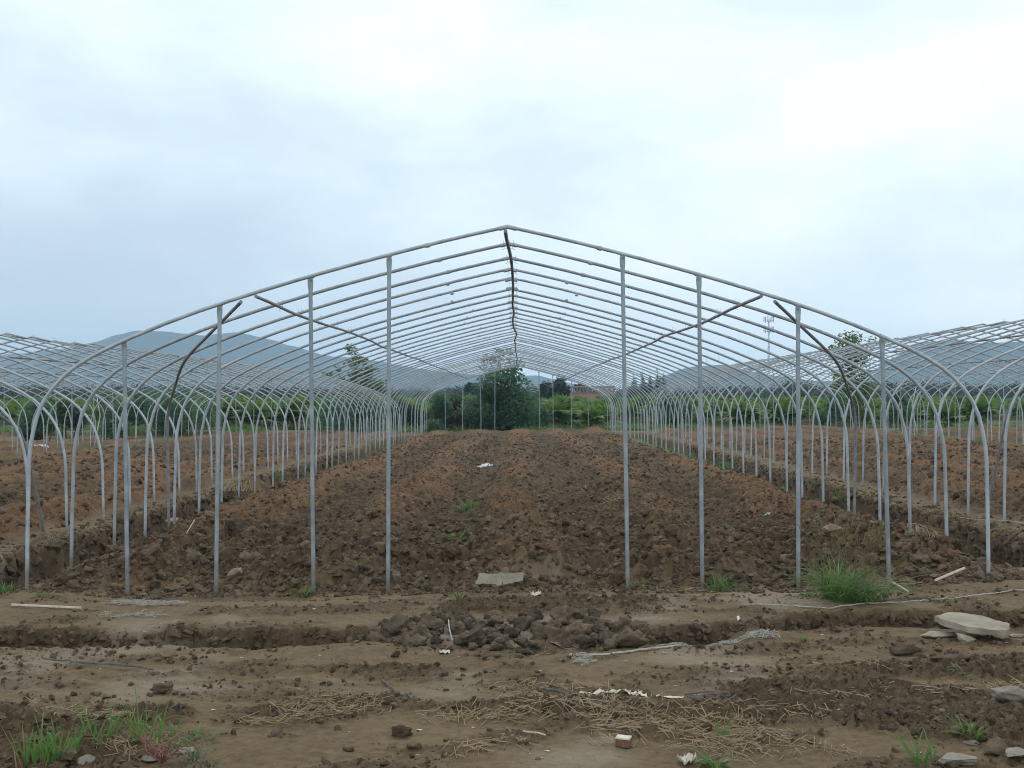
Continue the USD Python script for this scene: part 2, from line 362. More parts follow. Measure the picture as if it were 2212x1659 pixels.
def H(x, y, parts=False):
    x = np.asarray(x, float); y = np.asarray(y, float)
    rim = (1 - smoothstep(y, 50.2, 53.4)) * (1 - smoothstep(np.abs(x), 23.5, 26.5))
    z = 0.012 * np.clip(x, -25, 25) * smoothstep(y, 6.5, 9.0) * rim
    z = z + 0.05 * (f2(x, y, 0.55, 3, 1) - 0.5) + 0.022 * (f2(x, y, 3.2, 4, 2) - 0.5)
    z = z - 0.07 * smoothstep(y, 8.6, 9.2) * (1 - smoothstep(y, 9.5, 10.6)) * smoothstep(3.9 - np.abs(x + 0.1), 0, 0.9)
    bed = bed_mask(x, y)
    soft = 1 - bed
    # beds: lengthwise ridges and clods
    ridge = np.zeros_like(x)
    front = np.zeros_like(x)
    for cx, a, b in BEDS:
        inb = np.abs(x - cx) < 4.6
        rr = 0.5 + 0.5 * np.cos(2 * np.pi * (x - cx - 0.12 + 0.5 * (f2(x, y, 0.5, 3, 5) - 0.5)) / 1.66)
        ridge = np.where(inb, rr, ridge)
        front = np.where(inb, 1 - smoothstep(y, a + 1.2, a + 4.0), front)
    lump = f2(x, y, 1.4, 4, 6) - 0.5
    far = smoothstep(y, 16, 34)
    d1 = domes(x, y, 0.155, 7, 0.3, 0.78, 0.8)
    d2 = domes(x, y, 0.075, 8, 0.35, 0.8)
    hb = 0.03 + (0.20 - 0.13 * far) * ridge ** 1.3 * (0.65 + 0.35 * (1 - front)) + 0.15 * lump + d1 * (0.7 + 0.4 * front) + d2 * 1.1
    d3 = np.where(y < 13, domes(x, y, 0.038, 9, 0.35, 0.8), 0.0)
    hb = hb + d3 * 1.1
    z = z + bed * hb
    # ditches between the houses, earth banks beside them
    ditch = np.zeros_like(x)
    for c, w, depth, y0, steep in ((-4.62, 0.36, 0.31, 9.0, -1), (4.72, 0.36, 0.31, 10.15, 1), (-14.0, 0.3, 0.15, 9.0, 0), (14.2, 0.3, 0.15, 9.0, 0)):
        wob = 0.18 * (f2(x, y, 0.9, 4, 11) - 0.5) + 0.10 * (f2(x, y, 4.5, 3, 12) - 0.5)
        u = (x - c + wob) / w
        wl, wr = (0.12, 0.45) if steep < 0 else ((0.45, 0.12) if steep > 0 else (0.4, 0.4))
        prof = smoothstep(u, -1 - wl, -1 + wl) * smoothstep(-u, -1 - wr, -1 + wr)
        prof = prof * smoothstep(y, y0 - 0.1, y0 + 0.25) * (1 - smoothstep(y, 46, 50))
        z = z - prof * (depth + 0.10 * (f2(x, y, 2.2, 3, 13) - 0.5))
        edge = prof * (1 - prof) * 4
        z = z + edge * (0.9 * domes(x, y * 0.7, 0.14, 14, 0.3, 0.75) + 0.6 * domes(x, y, 0.06, 17, 0.3, 0.75) - 0.03) + prof * 0.5 * domes(x, y, 0.12, 18, 0.25, 0.6, 0.5)
        ditch = np.maximum(ditch, prof)
    bank = np.exp(-((x + 5.25) / 0.36) ** 2) + np.exp(-((x - 5.45) / 0.38) ** 2) + 0.7 * np.exp(-((x + 13.6) / 0.3) ** 2) + 0.7 * np.exp(-((x - 13.8) / 0.3) ** 2)
    bank = bank * smoothstep(y, 9.2, 10.2) * (1 - smoothstep(y, 47, 50))
    z = z + bank * (0.05 + 0.05 * f2(x, y, 2.5, 4, 15) + 0.35 * domes(x, y, 0.16, 16, 0.25, 0.6, 0.5))
    # trench across the foreground, filled with clods in its middle
    yf = lip_line(x)
    heap = heap_mask(x, y)
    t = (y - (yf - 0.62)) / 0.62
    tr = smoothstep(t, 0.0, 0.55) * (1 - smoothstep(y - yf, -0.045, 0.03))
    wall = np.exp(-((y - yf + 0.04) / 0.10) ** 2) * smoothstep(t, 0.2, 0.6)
    gap = 1 - 0.75 * np.exp(-((x - 1.55) / 0.22) ** 2)
    z = z - tr * (1 - heap) * gap * (0.20 + 0.06 * (f2(x, y, 2.0, 3, 35) - 0.5))
    z = z + wall * (1 - heap) * (0.75 * domes(x, y, 0.10, 38, 0.3, 0.7, 0.7) - 0.02)
    # broken edge on the far lip
    lip = np.exp(-((y - yf - 0.05) / 0.09) ** 2) * (1 - heap)
    z = z + lip * (0.025 * (f2(x, y, 8.0, 3, 36) - 0.3))
    # low mounds on the near side
    z = z + 0.06 * np.exp(-((x - 1.5) / 0.42) ** 2 - ((y - 7.35) / 0.28) ** 2) + 0.04 * np.exp(-((x + 0.95) / 0.45) ** 2 - ((y - 6.85) / 0.3) ** 2)
    z = z + heap * (domes(x, y, 0.21, 37, 0.4, 0.75) * 0.3 - 0.035)
    # foreground: trodden earth with crumbly bands
    tm = tread_mask(x, y) * (1 - heap) * smoothstep(9.0 - y, 0, 0.6)
    fg = np.where(y < 10, domes(x, y, 0.052, 41, 0.3, 0.75), 0.0)
    fg2 = np.where(y < 10, domes(x, y, 0.024, 42, 0.3, 0.8), 0.0)
    z = z + tm * (0.012 + fg * 1.1 + fg2 * 1.3)
    z = z + soft * (0.020 * (f2(x, y, 7.5, 4, 43) - 0.5) + 0.012 * (f2(x * 0.7, y * 1.3, 24, 3, 45) - 0.5))
    loose = smoothstep(f2(x * 0.6, y * 1.5, 3.1, 5, 44) + 0.10 * (f2(x, y, 0.7, 2, 46) - 0.5) - 0.05 * smoothstep(y, 7.5, 7.8), 0.545, 0.64) * soft
    z = z + loose * (fg2 * 0.8 + 0.25 * fg)
    if not parts:
        return z
    redn = f2(x, y * 0.3, 1.0, 5, 51)
    red = bed * np.clip(smoothstep(redn + 0.36 * (ridge - 0.5), 0.50, 0.70) * 1.0 + 0.05, 0, 1) * (0.85 - 0.45 * front)
    sidebed = smoothstep(np.abs(x), 4.6, 5.2)
    red = np.clip(red * 0.85 + bed * sidebed * 0.08, 0, 0.8)
    pale_top = 0.5 * smoothstep(f2(x, y, 5.0, 4, 55) + 0.9 * (d1 + d2) + 0.30 * (ridge - 0.5), 0.54, 0.74)  # bed soil paler on clod and ridge tops, darker between them
    tilled = np.clip(np.maximum.reduce([bed * (0.97 - pale_top * (1 - 0.5 * sidebed)), tm * 0.8, np.clip(ditch * 2.5, 0, 1) * 0.9, heap * 0.75, loose * 0.55, tr * (1 - heap) * 0.75, wall * (1 - heap) * 0.9, bank * 0.35]), 0, 1)  # beds are tilled; trench, its wall and ditches get their shade painted as dark soil
    pn = f2(x, y, 0.8, 4, 52)
    pale = soft * (1 - tm) * (1 - ditch) * smoothstep(pn, 0.56, 0.72) * 0.6 * (y < 11)
    pale = np.maximum(pale, 0.12 * bank * (1 - bed))
    spots = np.exp(-((x + 1.7) / 0.28) ** 2 - ((y - 5.95) / 0.14) ** 2) + np.exp(-((x - 1.0) / 0.3) ** 2 - ((y - 8.25) / 0.12) ** 2) + 0.8 * np.exp(-((x + 0.35) / 0.3) ** 2 - ((y - 5.95) / 0.13) ** 2)
    pale = np.clip(np.maximum(pale, spots * 0.75 * (1 - tm)), 0, 1)
    return z, np.stack([tilled, red, pale], -1)


def grid(xs, ys, drop=0.0):
    X, Y = np.meshgrid(xs, ys)
    z, zone = H(X.ravel(), Y.ravel(), True)
    v = np.stack([X.ravel(), Y.ravel(), z - drop], -1)
    n, m = len(xs), len(ys)
    i = np.arange((m - 1) * n).reshape(m - 1, n)[:, :-1].ravel()
    f = np.vstack([np.stack([i, i + 1, i + n + 1], 1), np.stack([i, i + n + 1, i + n], 1)])
    return v, f, zone


def warp(lim, inner, step, grow):
    xs = list(np.arange(0, inner, step))
    s = step
    while xs[-1] < lim:
        s *= grow
        xs.append(xs[-1] + s)
    xs[-1] = lim
    xs = np.array(xs)
    return np.concatenate([-xs[:0:-1], xs])


def rows(a, b, k):
    out = [a]
    while out[-1] < b:
        out.append(out[-1] + k * out[-1])
    out[-1] = b
    return np.array(out)


pieces = [grid(warp(GX, 4.4, 0.0095, 1.06), rows(GY0, 9.0, 0.0022)),
          grid(warp(GX, 6.6, 0.0185, 1.05), rows(9.0, 18.0, 0.0023)),
          grid(warp(GX, 16.0, 0.05, 1.05), rows(18.0, GY1, 0.0036))]
H_FULL = H
_AX = [(warp(GX, 4.4, 0.0095, 1.06), rows(GY0, 9.0, 0.0022)), (warp(GX, 6.6, 0.0185, 1.05), rows(9.0, 18.0, 0.0023)), (warp(GX, 16.0, 0.05, 1.05), rows(18.0, GY1, 0.0036))]
_ZG = [p[0][:, 2].reshape(len(a[1]), len(a[0])) for p, a in zip(pieces, _AX)]


def H(x, y):
    """Height of the built ground at x, y."""
    x = np.atleast_1d(np.asarray(x, float)); y = np.atleast_1d(np.asarray(y, float))
    out = np.zeros(np.broadcast(x, y).shape)
    x, y = np.broadcast_to(x, out.shape), np.broadcast_to(y, out.shape)
    which = np.where(y < 9.0, 0, np.where(y < 18.0, 1, 2))
    for k in range(3):
        m = which == k
        if not m.any():
            continue
        xs, ys = _AX[k]
        xx, yy = np.clip(x[m], -GX, GX), np.clip(y[m], GY0, GY1)
        i = np.clip(np.searchsorted(xs, xx) - 1, 0, len(xs) - 2); j = np.clip(np.searchsorted(ys, yy) - 1, 0, len(ys) - 2)
        u = (xx - xs[i]) / (xs[i + 1] - xs[i]); v = (yy - ys[j]) / (ys[j + 1] - ys[j])
        Z = _ZG[k]
        out[m] = (Z[j, i] * (1 - u) + Z[j, i + 1] * u) * (1 - v) + (Z[j + 1, i] * (1 - u) + Z[j + 1, i + 1] * u) * v
    return out


gv, gf = join([(p[0], p[1]) for p in pieces])
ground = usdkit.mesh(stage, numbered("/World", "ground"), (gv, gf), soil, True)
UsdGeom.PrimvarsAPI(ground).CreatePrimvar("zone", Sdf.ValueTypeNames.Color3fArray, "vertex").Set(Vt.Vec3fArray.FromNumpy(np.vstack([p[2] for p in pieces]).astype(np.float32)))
tag(ground.GetPrim(), "tilled and trodden brown earth with ditches and a trench", kind="structure")

field_m = mat("field_cover", {
    "g": ("geometry", {}), "n": ("noise_texture", {"scale": 0.35, "detail": 6.0, "roughness": 0.65}),
    "r": ("rgb_ramp", {"ramp": [(0.3, (0.085, 0.066, 0.038)), (0.48, (0.095, 0.088, 0.04)), (0.62, (0.06, 0.085, 0.03)), (0.8, (0.05, 0.075, 0.03))]}),
    "p": ("principled_bsdf", {"roughness": 0.95, "specular_ior_level": 0.1})},
    [("g.position", "n.vector"), ("n.fac", "r.fac"), ("r.color", "p.base_color")])
fl = 0.06
R = []
for x0, x1, y0, y1 in ((-2600, 2600, GY1 - 0.3, 3000), (-2600, 2600, -60, GY0 + 0.2), (-2600, -GX + 0.3, GY0 + 0.2, GY1 - 0.3), (GX - 0.3, 2600, GY0 + 0.2, GY1 - 0.3)):
    R.append((np.array([[x0, y0, -fl], [x1, y0, -fl], [x1, y1, -fl], [x0, y1, -fl]], float), np.array([[0, 1, 2], [0, 2, 3]])))
tag(obj("field", join(R), field_m), "open grassy farmland reaching to the hills", kind="structure")


# ------------------------------------------------------------------ hills
def hill(name, ridge, D, spread, seed, m, label):
    """ridge: (px, py) of the skyline at distance D, turned into a ridge of real height with slopes to both sides."""
    pts = np.array([at_depth(a, b, D) for a, b in ridge])
    xs = np.linspace(pts[0, 0], pts[-1, 0], 260)
    hs = np.maximum(PchipInterpolator(pts[:, 0], pts[:, 2])(xs), 0.5)
    ts = np.concatenate([np.linspace(-1, 0, 26), np.linspace(0, 1, 12)[1:]])
    X, T = np.meshgrid(xs, ts)
    hh = np.broadcast_to(hs, X.shape)
    prof = np.where(T < 0, 1 - np.abs(T) ** 0.9, 1 - np.abs(T))
    Y = D + T * spread + (n2(X.ravel(), T.ravel() * 100, 0.004, seed).reshape(X.shape) - 0.5) * spread * 0.15
    gull = (f2(X.ravel(), T.ravel() * 60, 0.012, 4, seed + 1).reshape(X.shape) - 0.5)
    Z = hh * prof + gull * hh.max() * 0.22 * np.sin(np.pi * np.clip(np.abs(T), 0, 1)) + (f2(X.ravel(), T.ravel(), 0.05, 3, seed + 2).reshape(X.shape) - 0.5) * 3.0 * (1 - np.abs(T)) - 2.0 * (np.abs(T) > 0.99)
    n, k = X.shape[1], X.shape[0]
    i = np.arange((k - 1) * n).reshape(k - 1, n)[:, :-1].ravel()
    f = np.vstack([np.stack([i, i + 1, i + n + 1], 1), np.stack([i, i + n + 1, i + n], 1)])
    return tag(obj(name, (np.stack([X.ravel(), Y.ravel(), Z.ravel()], -1), f), m, smooth=True), label, kind="structure")


hill_m = mat("hill_woods", {
    "g": ("geometry", {}), "n": ("noise_texture", {"scale": 0.02, "detail": 7.0, "roughness": 0.65}),
    "r": ("rgb_ramp", {"ramp": [(0.3, (0.022, 0.036, 0.026)), (0.6, (0.04, 0.055, 0.032)), (0.8, (0.075, 0.075, 0.05))]}),
    "p": ("principled_bsdf", {"roughness": 0.95, "specular_ior_level": 0.05})},
    [("g.position", "n.vector"), ("n.fac", "r.fac"), ("r.color", "p.base_color")])
hill("hills", [(-420, 800), (-200, 775), (0, 764), (100, 757), (205, 738), (250, 723), (311, 713), (350, 715), (430, 722), (490, 716), (530, 721), (575, 731),
               (600, 739), (660, 755), (700, 768), (770, 774), (830, 782), (874, 792), (960, 803), (1060, 812), (1150, 812), (1230, 828), (1300, 845), (1380, 856)],
     2100, 620, 60, hill_m, "broad blue mountain ridge on the left behind the greenhouse frames")
hill("hills", [(1330, 852), (1400, 826), (1449, 806), (1480, 796), (1552, 789), (1600, 797), (1680, 812), (1785, 822), (1880, 818), (1918, 800), (1950, 768), (1990, 742),
               (2060, 735), (2120, 743), (2212, 738), (2330, 730), (2500, 745), (2800, 790)],
     1700, 480, 70, hill_m, "grey blue flat topped hill behind the right greenhouse frame")


# ------------------------------------------------------------------ greenhouse frames
PROF = np.array([(4.02, -0.30), (4.02, 0.6), (4.01, 1.05), (3.965, 1.34), (3.905, 1.505), (3.80, 1.655), (3.64, 1.805), (3.45, 1.92), (3.2, 2.04), (2.85, 2.185),
                 (2.5, 2.312), (2.18, 2.415), (1.63, 2.58), (0.985, 2.755), (0.5, 2.877), (0.0, 2.990)])
_s = np.concatenate([[0], np.cumsum(np.linalg.norm(np.diff(PROF, axis=0), axis=1))])
_pr, _pz = PchipInterpolator(_s, PROF[:, 0]), PchipInterpolator(_s, PROF[:, 1])
_ss = np.concatenate([[0, 0.7], np.linspace(1.3, 2.6, 11), np.linspace(2.75, _s[-1], 12)])
HR, HZ = _pr(_ss), _pz(_ss)


def z_of_r(r):
    return np.interp(-np.abs(np.asarray(r, float)), -HR[1:], HZ[1:])


def hoop_mesh(rng, pipe, wide=0.0, sides=8):
    r = HR + np.linspace(1, 0, len(HR)) ** 2 * (wide + rng.normal(0, 0.028))
    r2 = HR + np.linspace(1, 0, len(HR)) ** 2 * (wide + rng.normal(0, 0.028))
    dz, dy1, dy2 = rng.normal(0, 0.009), rng.normal(0, 0.035), rng.normal(0, 0.035)
    lean = np.linspace(1, 0, len(HR)) ** 1.5
    left = np.stack([-r, dy1 * lean, HZ + dz], -1)
    right = np.stack([r2, dy2 * lean, HZ + dz], -1)[::-1]
    return sweep(np.vstack([left, right[1:]]), pipe, sides)


def post_mesh(x0, x1, top, foot, r=0.0175):
    """Round pipe, pressed flat into a rounded ear at its top."""
    zt = np.array([foot, top - 0.5, top - 0.13, top - 0.09, top - 0.05, top - 0.02, top + 0.005, top + 0.022, top + 0.03])
    k = (zt - foot) / (top - foot)
    ax = np.array([r, r, r, r * 1.12, r * 1.35, r * 1.42, r * 1.35, r * 1.0, r * 0.35])
    ay = np.array([r, r, r, r * 0.75, r * 0.38, r * 0.3, r * 0.3, r * 0.3, r * 0.3])
    p = np.stack([x0 + (x1 - x0) * k, np.zeros(len(zt)), zt], -1)
    return sweep(p, r, 10, flat=(ax, ay))


def clip_mesh(rng, axis="y"):
    """A bent spring-wire clip hooked over the hoop and round the purlin."""
    s = 0.022
    out = []
    for k in (-1, 1):
        pts = np.array([(k * 0.018, 0.010, s + 0.016), (k * 0.019, -0.004, s + 0.012), (k * 0.021, -0.020, -0.004), (k * 0.012, -0.030, -0.042), (k * 0.024, -0.012, -0.055), (k * 0.036, 0.008, -0.050)])
        out.append(sweep(pts + rng.normal(0, 0.0015, pts.shape), 0.0021, 4))
    out.append(sweep(np.array([(-0.012, -0.030, -0.042), (0, -0.034, -0.046), (0.012, -0.030, -0.042)]), 0.0021, 4))
    return join(out)


POSTS = [(-3.24, -3.20), (-2.43, -2.456), (-1.655, -1.62), (-1.0, -1.006), (0.972, 1.018), (1.6, 1.626), (2.44, 2.433), (3.15, 3.21)]


def greenhouse(key, label, y0, n, dz, seed, detail=0, front_posts=True, wide=0.06, back_posts=True):
    rng = np.random.default_rng(seed)
    cx = CX[key]
    root = thing("greenhouse_frame", label, "greenhouse frame", (cx, y0, dz), "bare hoop frames of the greenhouses standing side by side")
    pipe = 0.0162
    hs = []
    for i in range(n):
        h = obj("hoop", _shift(hoop_mesh(rng, pipe, wide if i else 0.0, 10 if detail and i < 10 else 6 if not detail or i > 24 else 8), (0, i * SP, 0)), steel_lit, root, 40)
        hs.append(h)
        if detail and i < 14:
            for sgn in (-1, 1):
                r0 = sgn * (0.55 + 0.25 * rng.random())
                ra, rb = r0, r0 + sgn * (0.035 if detail else 0.03)
                obj("pipe_sleeve", sweep(np.array([(ra, i * SP, z_of_r(ra)), (rb, i * SP, z_of_r(rb))]), pipe + 0.0042, 8), steel_lit, h)
        if detail and i < 14:
            obj("ridge_joint", sweep(np.array([(-0.075, i * SP, z_of_r(0.075)), (0.0, i * SP, z_of_r(0.0) + 0.001), (0.075, i * SP, z_of_r(0.075))]), pipe + 0.0035, 8), steel_lit, h)
    # purlins, a little bent between their clips
    ys = np.arange(-0.02, (n - 1) * SP + 0.03, SP / 3)
    for r0, w, nm in ((0.0, 0.020, "ridge_purlin"), (-2.13, 0.022, "side_purlin"), (2.13, 0.022, "side_purlin")):
        wx = r0 + w * (meshkit.fbm(np.stack([ys * 0.33, np.full_like(ys, r0), np.full_like(ys, seed)], -1), 2, 5) - 0.5) * 4
        off = 0.034
        wz = z_of_r(wx) - off - (0.004 if r0 == 0 else 0.0) + 0.012 * (meshkit.noise(np.stack([ys * 0.5, ys * 0, np.full_like(ys, seed + r0)], -1), 6) - 0.5)
        p = obj(nm, sweep(np.stack([wx, ys, wz], -1), 0.0145 if r0 else 0.0165, 8), steel_dull, root, 40)
        if detail:
            for i in range(1, 16):
                k = int(round((i * SP + 0.02) / (SP / 3)))
                ang = 0.0 if r0 == 0 else -math.copysign(math.atan(0.30), r0)
                v, f = clip_mesh(rng)
                c, s = math.cos(ang), math.sin(ang)
                v = np.stack([v[:, 0] * c - v[:, 2] * s, v[:, 1], v[:, 0] * s + v[:, 2] * c], -1)
                for sgn in ((-1, 1) if r0 == 0 else (1,)):
                    obj("wire_clip", (v + np.array([wx[k] + (0.026 * sgn if r0 == 0 else 0), i * SP, z_of_r(wx[k])]), f), steel_dull, p)
        else:
            parts = []
            for i in range(0, n):
                k = min(int(round((i * SP + 0.02) / (SP / 3))), len(ys) - 1)
                parts.append(sweep(np.array([(wx[k] - 0.02, i * SP, z_of_r(wx[k]) + 0.045), (wx[k] - 0.02, i * SP - 0.02, z_of_r(wx[k]) - 0.06), (wx[k] + 0.02, i * SP - 0.02, z_of_r(wx[k]) - 0.06), (wx[k] + 0.02, i * SP, z_of_r(wx[k]) + 0.045)]), 0.0022, 3))
            tag(obj("wire_clips", join(parts), steel_dull, p), kind="stuff")
    # end posts, pinned under the first and the last hoop
    for yy, on, sgn in ((-0.006, front_posts, -1), ((n - 1) * SP + 0.006, back_posts, 1)):
        if not on:
            continue
        for xt, xb in POSTS:
            top = float(z_of_r(xt)) - 0.03
            po = obj("end_post", _shift(post_mesh(xb, xt, top, -0.32), (rng.normal(0, 0.006), yy, 0)), steel_post, root, 40)
            if detail and sgn < 0:
                b = sweep(np.array([(xt, yy - 0.016, top - 0.004), (xt, yy - 0.008, top - 0.004), (xt, yy + 0.01, top - 0.004)]), 0.0085, 6)
                obj("bolt", b, steel_dull, po)
                a = math.atan2(float(z_of_r(xt + 0.05) - z_of_r(xt - 0.05)), 0.1)
                obj("pipe_clamp", sweep(np.array([(xt - 0.022 * math.cos(a), 0, z_of_r(xt) - 0.022 * math.sin(a)), (xt + 0.022 * math.cos(a), 0, z_of_r(xt) + 0.022 * math.sin(a))]), pipe + 0.0035, 10), steel_lit, po)
    # diagonal braces in the four corners
    br = [(-0.02, 2.255), (1, 2.79), (2, 3.36), (3, 3.80), (3.18, 3.90)]
    for end in (0, 1):
        for sgn in (-1, 1):
            t = np.array([b[0] for b in br]) * SP; r = np.array([b[1] for b in br])
            tt = np.linspace(t[0], t[-1], 14)
            rr = PchipInterpolator(t, r)(tt)
            zz = z_of_r(rr) - 0.036
            pts = np.stack([sgn * (rr - 0.01), tt, zz], -1)
            low = np.array([(sgn * 3.955, 3.30 * SP, 1.30), (sgn * 3.97, 3.36 * SP, 0.9), (sgn * 3.965, 3.42 * SP, -0.28)]) if detail else np.array([(sgn * 3.955, 3.22 * SP, 1.25), (sgn * 3.955, 3.55 * SP, 0.55), (sgn * 3.93, 3.95 * SP, -0.28)])
            pts = np.vstack([pts, low])
            if end:
                pts[:, 1] = (n - 1) * SP - pts[:, 1]
            obj("corner_brace", sweep(pts, 0.0155, 8), steel_dull if not end else steel_lit, root, 40)
    return root


def _shift(m, o):
    return m[0] + np.asarray(o, float), m[1]


greenhouse("mid", "bare galvanised hoop frame of the middle greenhouse, seen end on through its door posts", 9.48, 40, 0.0, 1, detail=1)
greenhouse("left", "lower hoop frame left of the middle greenhouse, cut off by the left edge", 8.92, 40, -0.27, 2)
greenhouse("right", "hoop frame right of the middle greenhouse, beyond the grassy ditch", 9.6, 39, 0.07, 3)
greenhouse("far_left", "farthest hoop frame on the left, seen through the lower left frame", 9.3, 33, -0.30, 4, front_posts=False)
greenhouse("far_right", "farthest hoop frame on the right, seen through the right frame", 9.6, 36, 0.02, 5, front_posts=False)


# ------------------------------------------------------------------ earth clods
def clod(seed, n=16, sub=2, rough=0.10, flat=0.72):
    rng = np.random.default_rng(seed)
    p = rng.normal(size=(n, 3))
    p /= np.linalg.norm(p, axis=1, keepdims=True)
    p *= rng.uniform(0.75, 1.05, (n, 1)) * np.array([1.0, rng.uniform(0.75, 1), flat * rng.uniform(0.8, 1.1)])
    h = trimesh.convex.convex_hull(p)
    v, f = np.array(h.vertices), np.array(h.faces)
    for k in range(sub):
        v, f = trimesh.remesh.subdivide(v, f)
        m = trimesh.Trimesh(v, f)
        m.merge_vertices()
        if k == 0:
            m = trimesh.smoothing.filter_laplacian(m, lamb=0.25, iterations=1)
        v, f = np.array(m.vertices), np.array(m.faces)
    d = v / (np.linalg.norm(v, axis=1, keepdims=True) + 1e-9)
    rid = 1 - 2 * np.abs(meshkit.fbm(v * 2.6 + seed, 3, seed + 9) - 0.5)
    off = (meshkit.fbm(v * 2.1 + seed, 3, seed) - 0.5) * rough * 2.6 + (rid - 0.85) * rough * 1.1 + (meshkit.noise(v * 6.5 + seed, seed + 3) - 0.5) * rough * 0.8
    return v + d * off[:, None], f


def proto_scope(name):
    s = stage.CreateClassPrim(f"/World/{name}")
    return s


protos = proto_scope("clod_library")
BIG = [usdkit.mesh(stage, f"/World/clod_library/big_clod_{k:03d}", clod(100 + k, 18, 3, 0.24, 0.75), None, 50).GetPrim() for k in range(8)]
MID = [usdkit.mesh(stage, f"/World/clod_library/loose_clod_{k:03d}", clod(200 + k, 15, 3, 0.2, 0.72), None, 40).GetPrim() for k in range(8)]


def copy_of(src, name, loc, rot, scale, m, label, cat, group):
    p = stage.DefinePrim(numbered("/World", name), "Xform")
    x = UsdGeom.Xformable(p)
    x.AddTranslateOp().Set(Gf.Vec3d(*map(float, loc)))
    x.AddRotateXYZOp().Set(Gf.Vec3f(*map(float, rot)))
    x.AddScaleOp().Set(Gf.Vec3f(*map(float, scale)))
    c = stage.DefinePrim(p.GetPath().AppendChild("lump"), "Mesh")
    c.GetReferences().AddInternalReference(src.GetPath())
    UsdShade.MaterialBindingAPI.Apply(c).Bind(m)
    return tag(p, label, cat, group)


def single(src, name, loc, rot, scale, m, label, cat, group):
    """One clod as one Mesh that references a shared shape."""
    p = stage.DefinePrim(numbered("/World", name), "Mesh")
    p.GetReferences().AddInternalReference(src.GetPath())
    x = UsdGeom.Xformable(p)
    x.AddTranslateOp().Set(Gf.Vec3d(*map(float, loc)))
    x.AddRotateXYZOp().Set(Gf.Vec3f(*map(float, rot)))
    x.AddScaleOp().Set(Gf.Vec3f(*map(float, scale)))
    UsdShade.MaterialBindingAPI.Apply(p).Bind(m)
    return tag(p, label, cat, group)


rng = np.random.default_rng(11)
# the heap that fills the trench
placed = []
tries = 0
while len(placed) < 92 and tries < 6000:
    tries += 1
    x, y = rng.uniform(-1.08, 0.92), rng.uniform(6.95, 7.98)
    e = ((x + 0.08) / 1.0) ** 2 + ((y - 7.42) / 0.58) ** 2
    if e > 1:
        continue
    r = rng.uniform(0.08, 0.14) if len(placed) < 26 else rng.uniform(0.04, 0.085)
    if any((x - a) ** 2 + (y - b) ** 2 < (0.72 * (r + c)) ** 2 for a, b, c in placed):
        continue
    placed.append((x, y, r))
hz = H(np.array([p[0] for p in placed]), np.array([p[1] for p in placed]))
for k, (x, y, r) in enumerate(placed):
    single(BIG[k % 8], "soil_clod", (x, y, hz[k] + r * 0.30), (rng.uniform(-25, 25), rng.uniform(-25, 25), rng.uniform(0, 360)), np.array([1, 1, 0.95]) * r, clod_tan if k % 6 == 1 else clod_heap,
           ("large" if k < 26 else "small") + (" tan" if k % 6 == 1 else " grey brown") + " earth clod in the " + ("left" if x < -0.42 else "middle" if x < 0.28 else "right") + " third of the trench heap" + (", near side" if y < 7.25 else ", far side" if y > 7.65 else ", top"), "clod", "clods of the heap filling the trench")

# loose clods along the front of the middle bed
def scatter_clods(n, x0, x1, y0, y1, rmin, rmax, power, gap=0.8, seed=0, ok=None):
    g = np.random.default_rng(seed)
    out, t = [], 0
    xs = np.zeros(0); ys = np.zeros(0); rs = np.zeros(0)
    while len(out) < n and t < n * 30:
        t += 1
        r = rmin + (rmax - rmin) * g.random() ** power
        x, y = g.uniform(x0, x1), y0 + (y1 - y0) * g.random() ** 1.4
        if ok is not None and not ok(x, y, g):
            continue
        if len(xs) and np.any((xs - x) ** 2 + (ys - y) ** 2 < (gap * (rs + r)) ** 2):
            continue
        out.append((x, y, r)); xs = np.append(xs, x); ys = np.append(ys, y); rs = np.append(rs, r)
    return np.array(out)


cl = scatter_clods(208, -4.05, 4.15, 9.55, 12.3, 0.055, 0.135, 2.6, 0.85, 5)
PX = np.array([-3.3, -2.55, -1.72, -1.1, 0.92, 1.53, 2.33, 3.11])
PLACES = ["between left corner leg and first end post", "between first and second end posts", "between second and third end posts", "between third end post and left door post",
          "in the doorway between the door posts", "between right door post and next post", "between second and third posts from the right", "between the last two end posts on the right", "between last end post and right corner leg"]
cz = H(cl[:, 0], cl[:, 1])
for k, (x, y, r) in enumerate(cl):
    m = clod_red if (k % 29 == 3) else (clod_tan if k % 5 in (1, 3) else (clod_heap if k % 5 == 2 else clod_dark))
    single(MID[k % 8], "soil_clod", (x, y, cz[k] + r * 0.2), (rng.uniform(-35, 35), rng.uniform(-35, 35), rng.uniform(0, 360)), (r, r, r * 0.9), m,
           f"{'big' if r > 0.085 else 'small'} {'reddish' if m is clod_red else 'tan' if m is clod_tan else 'grey brown' if m is clod_heap else 'dark brown'} clod " + PLACES[int(np.searchsorted(PX, x))] + (", near the posts" if y < 10.0 else ", behind the posts" if y < 10.9 else ", farther back"), "clod", "loose clods along the front of the middle bed")


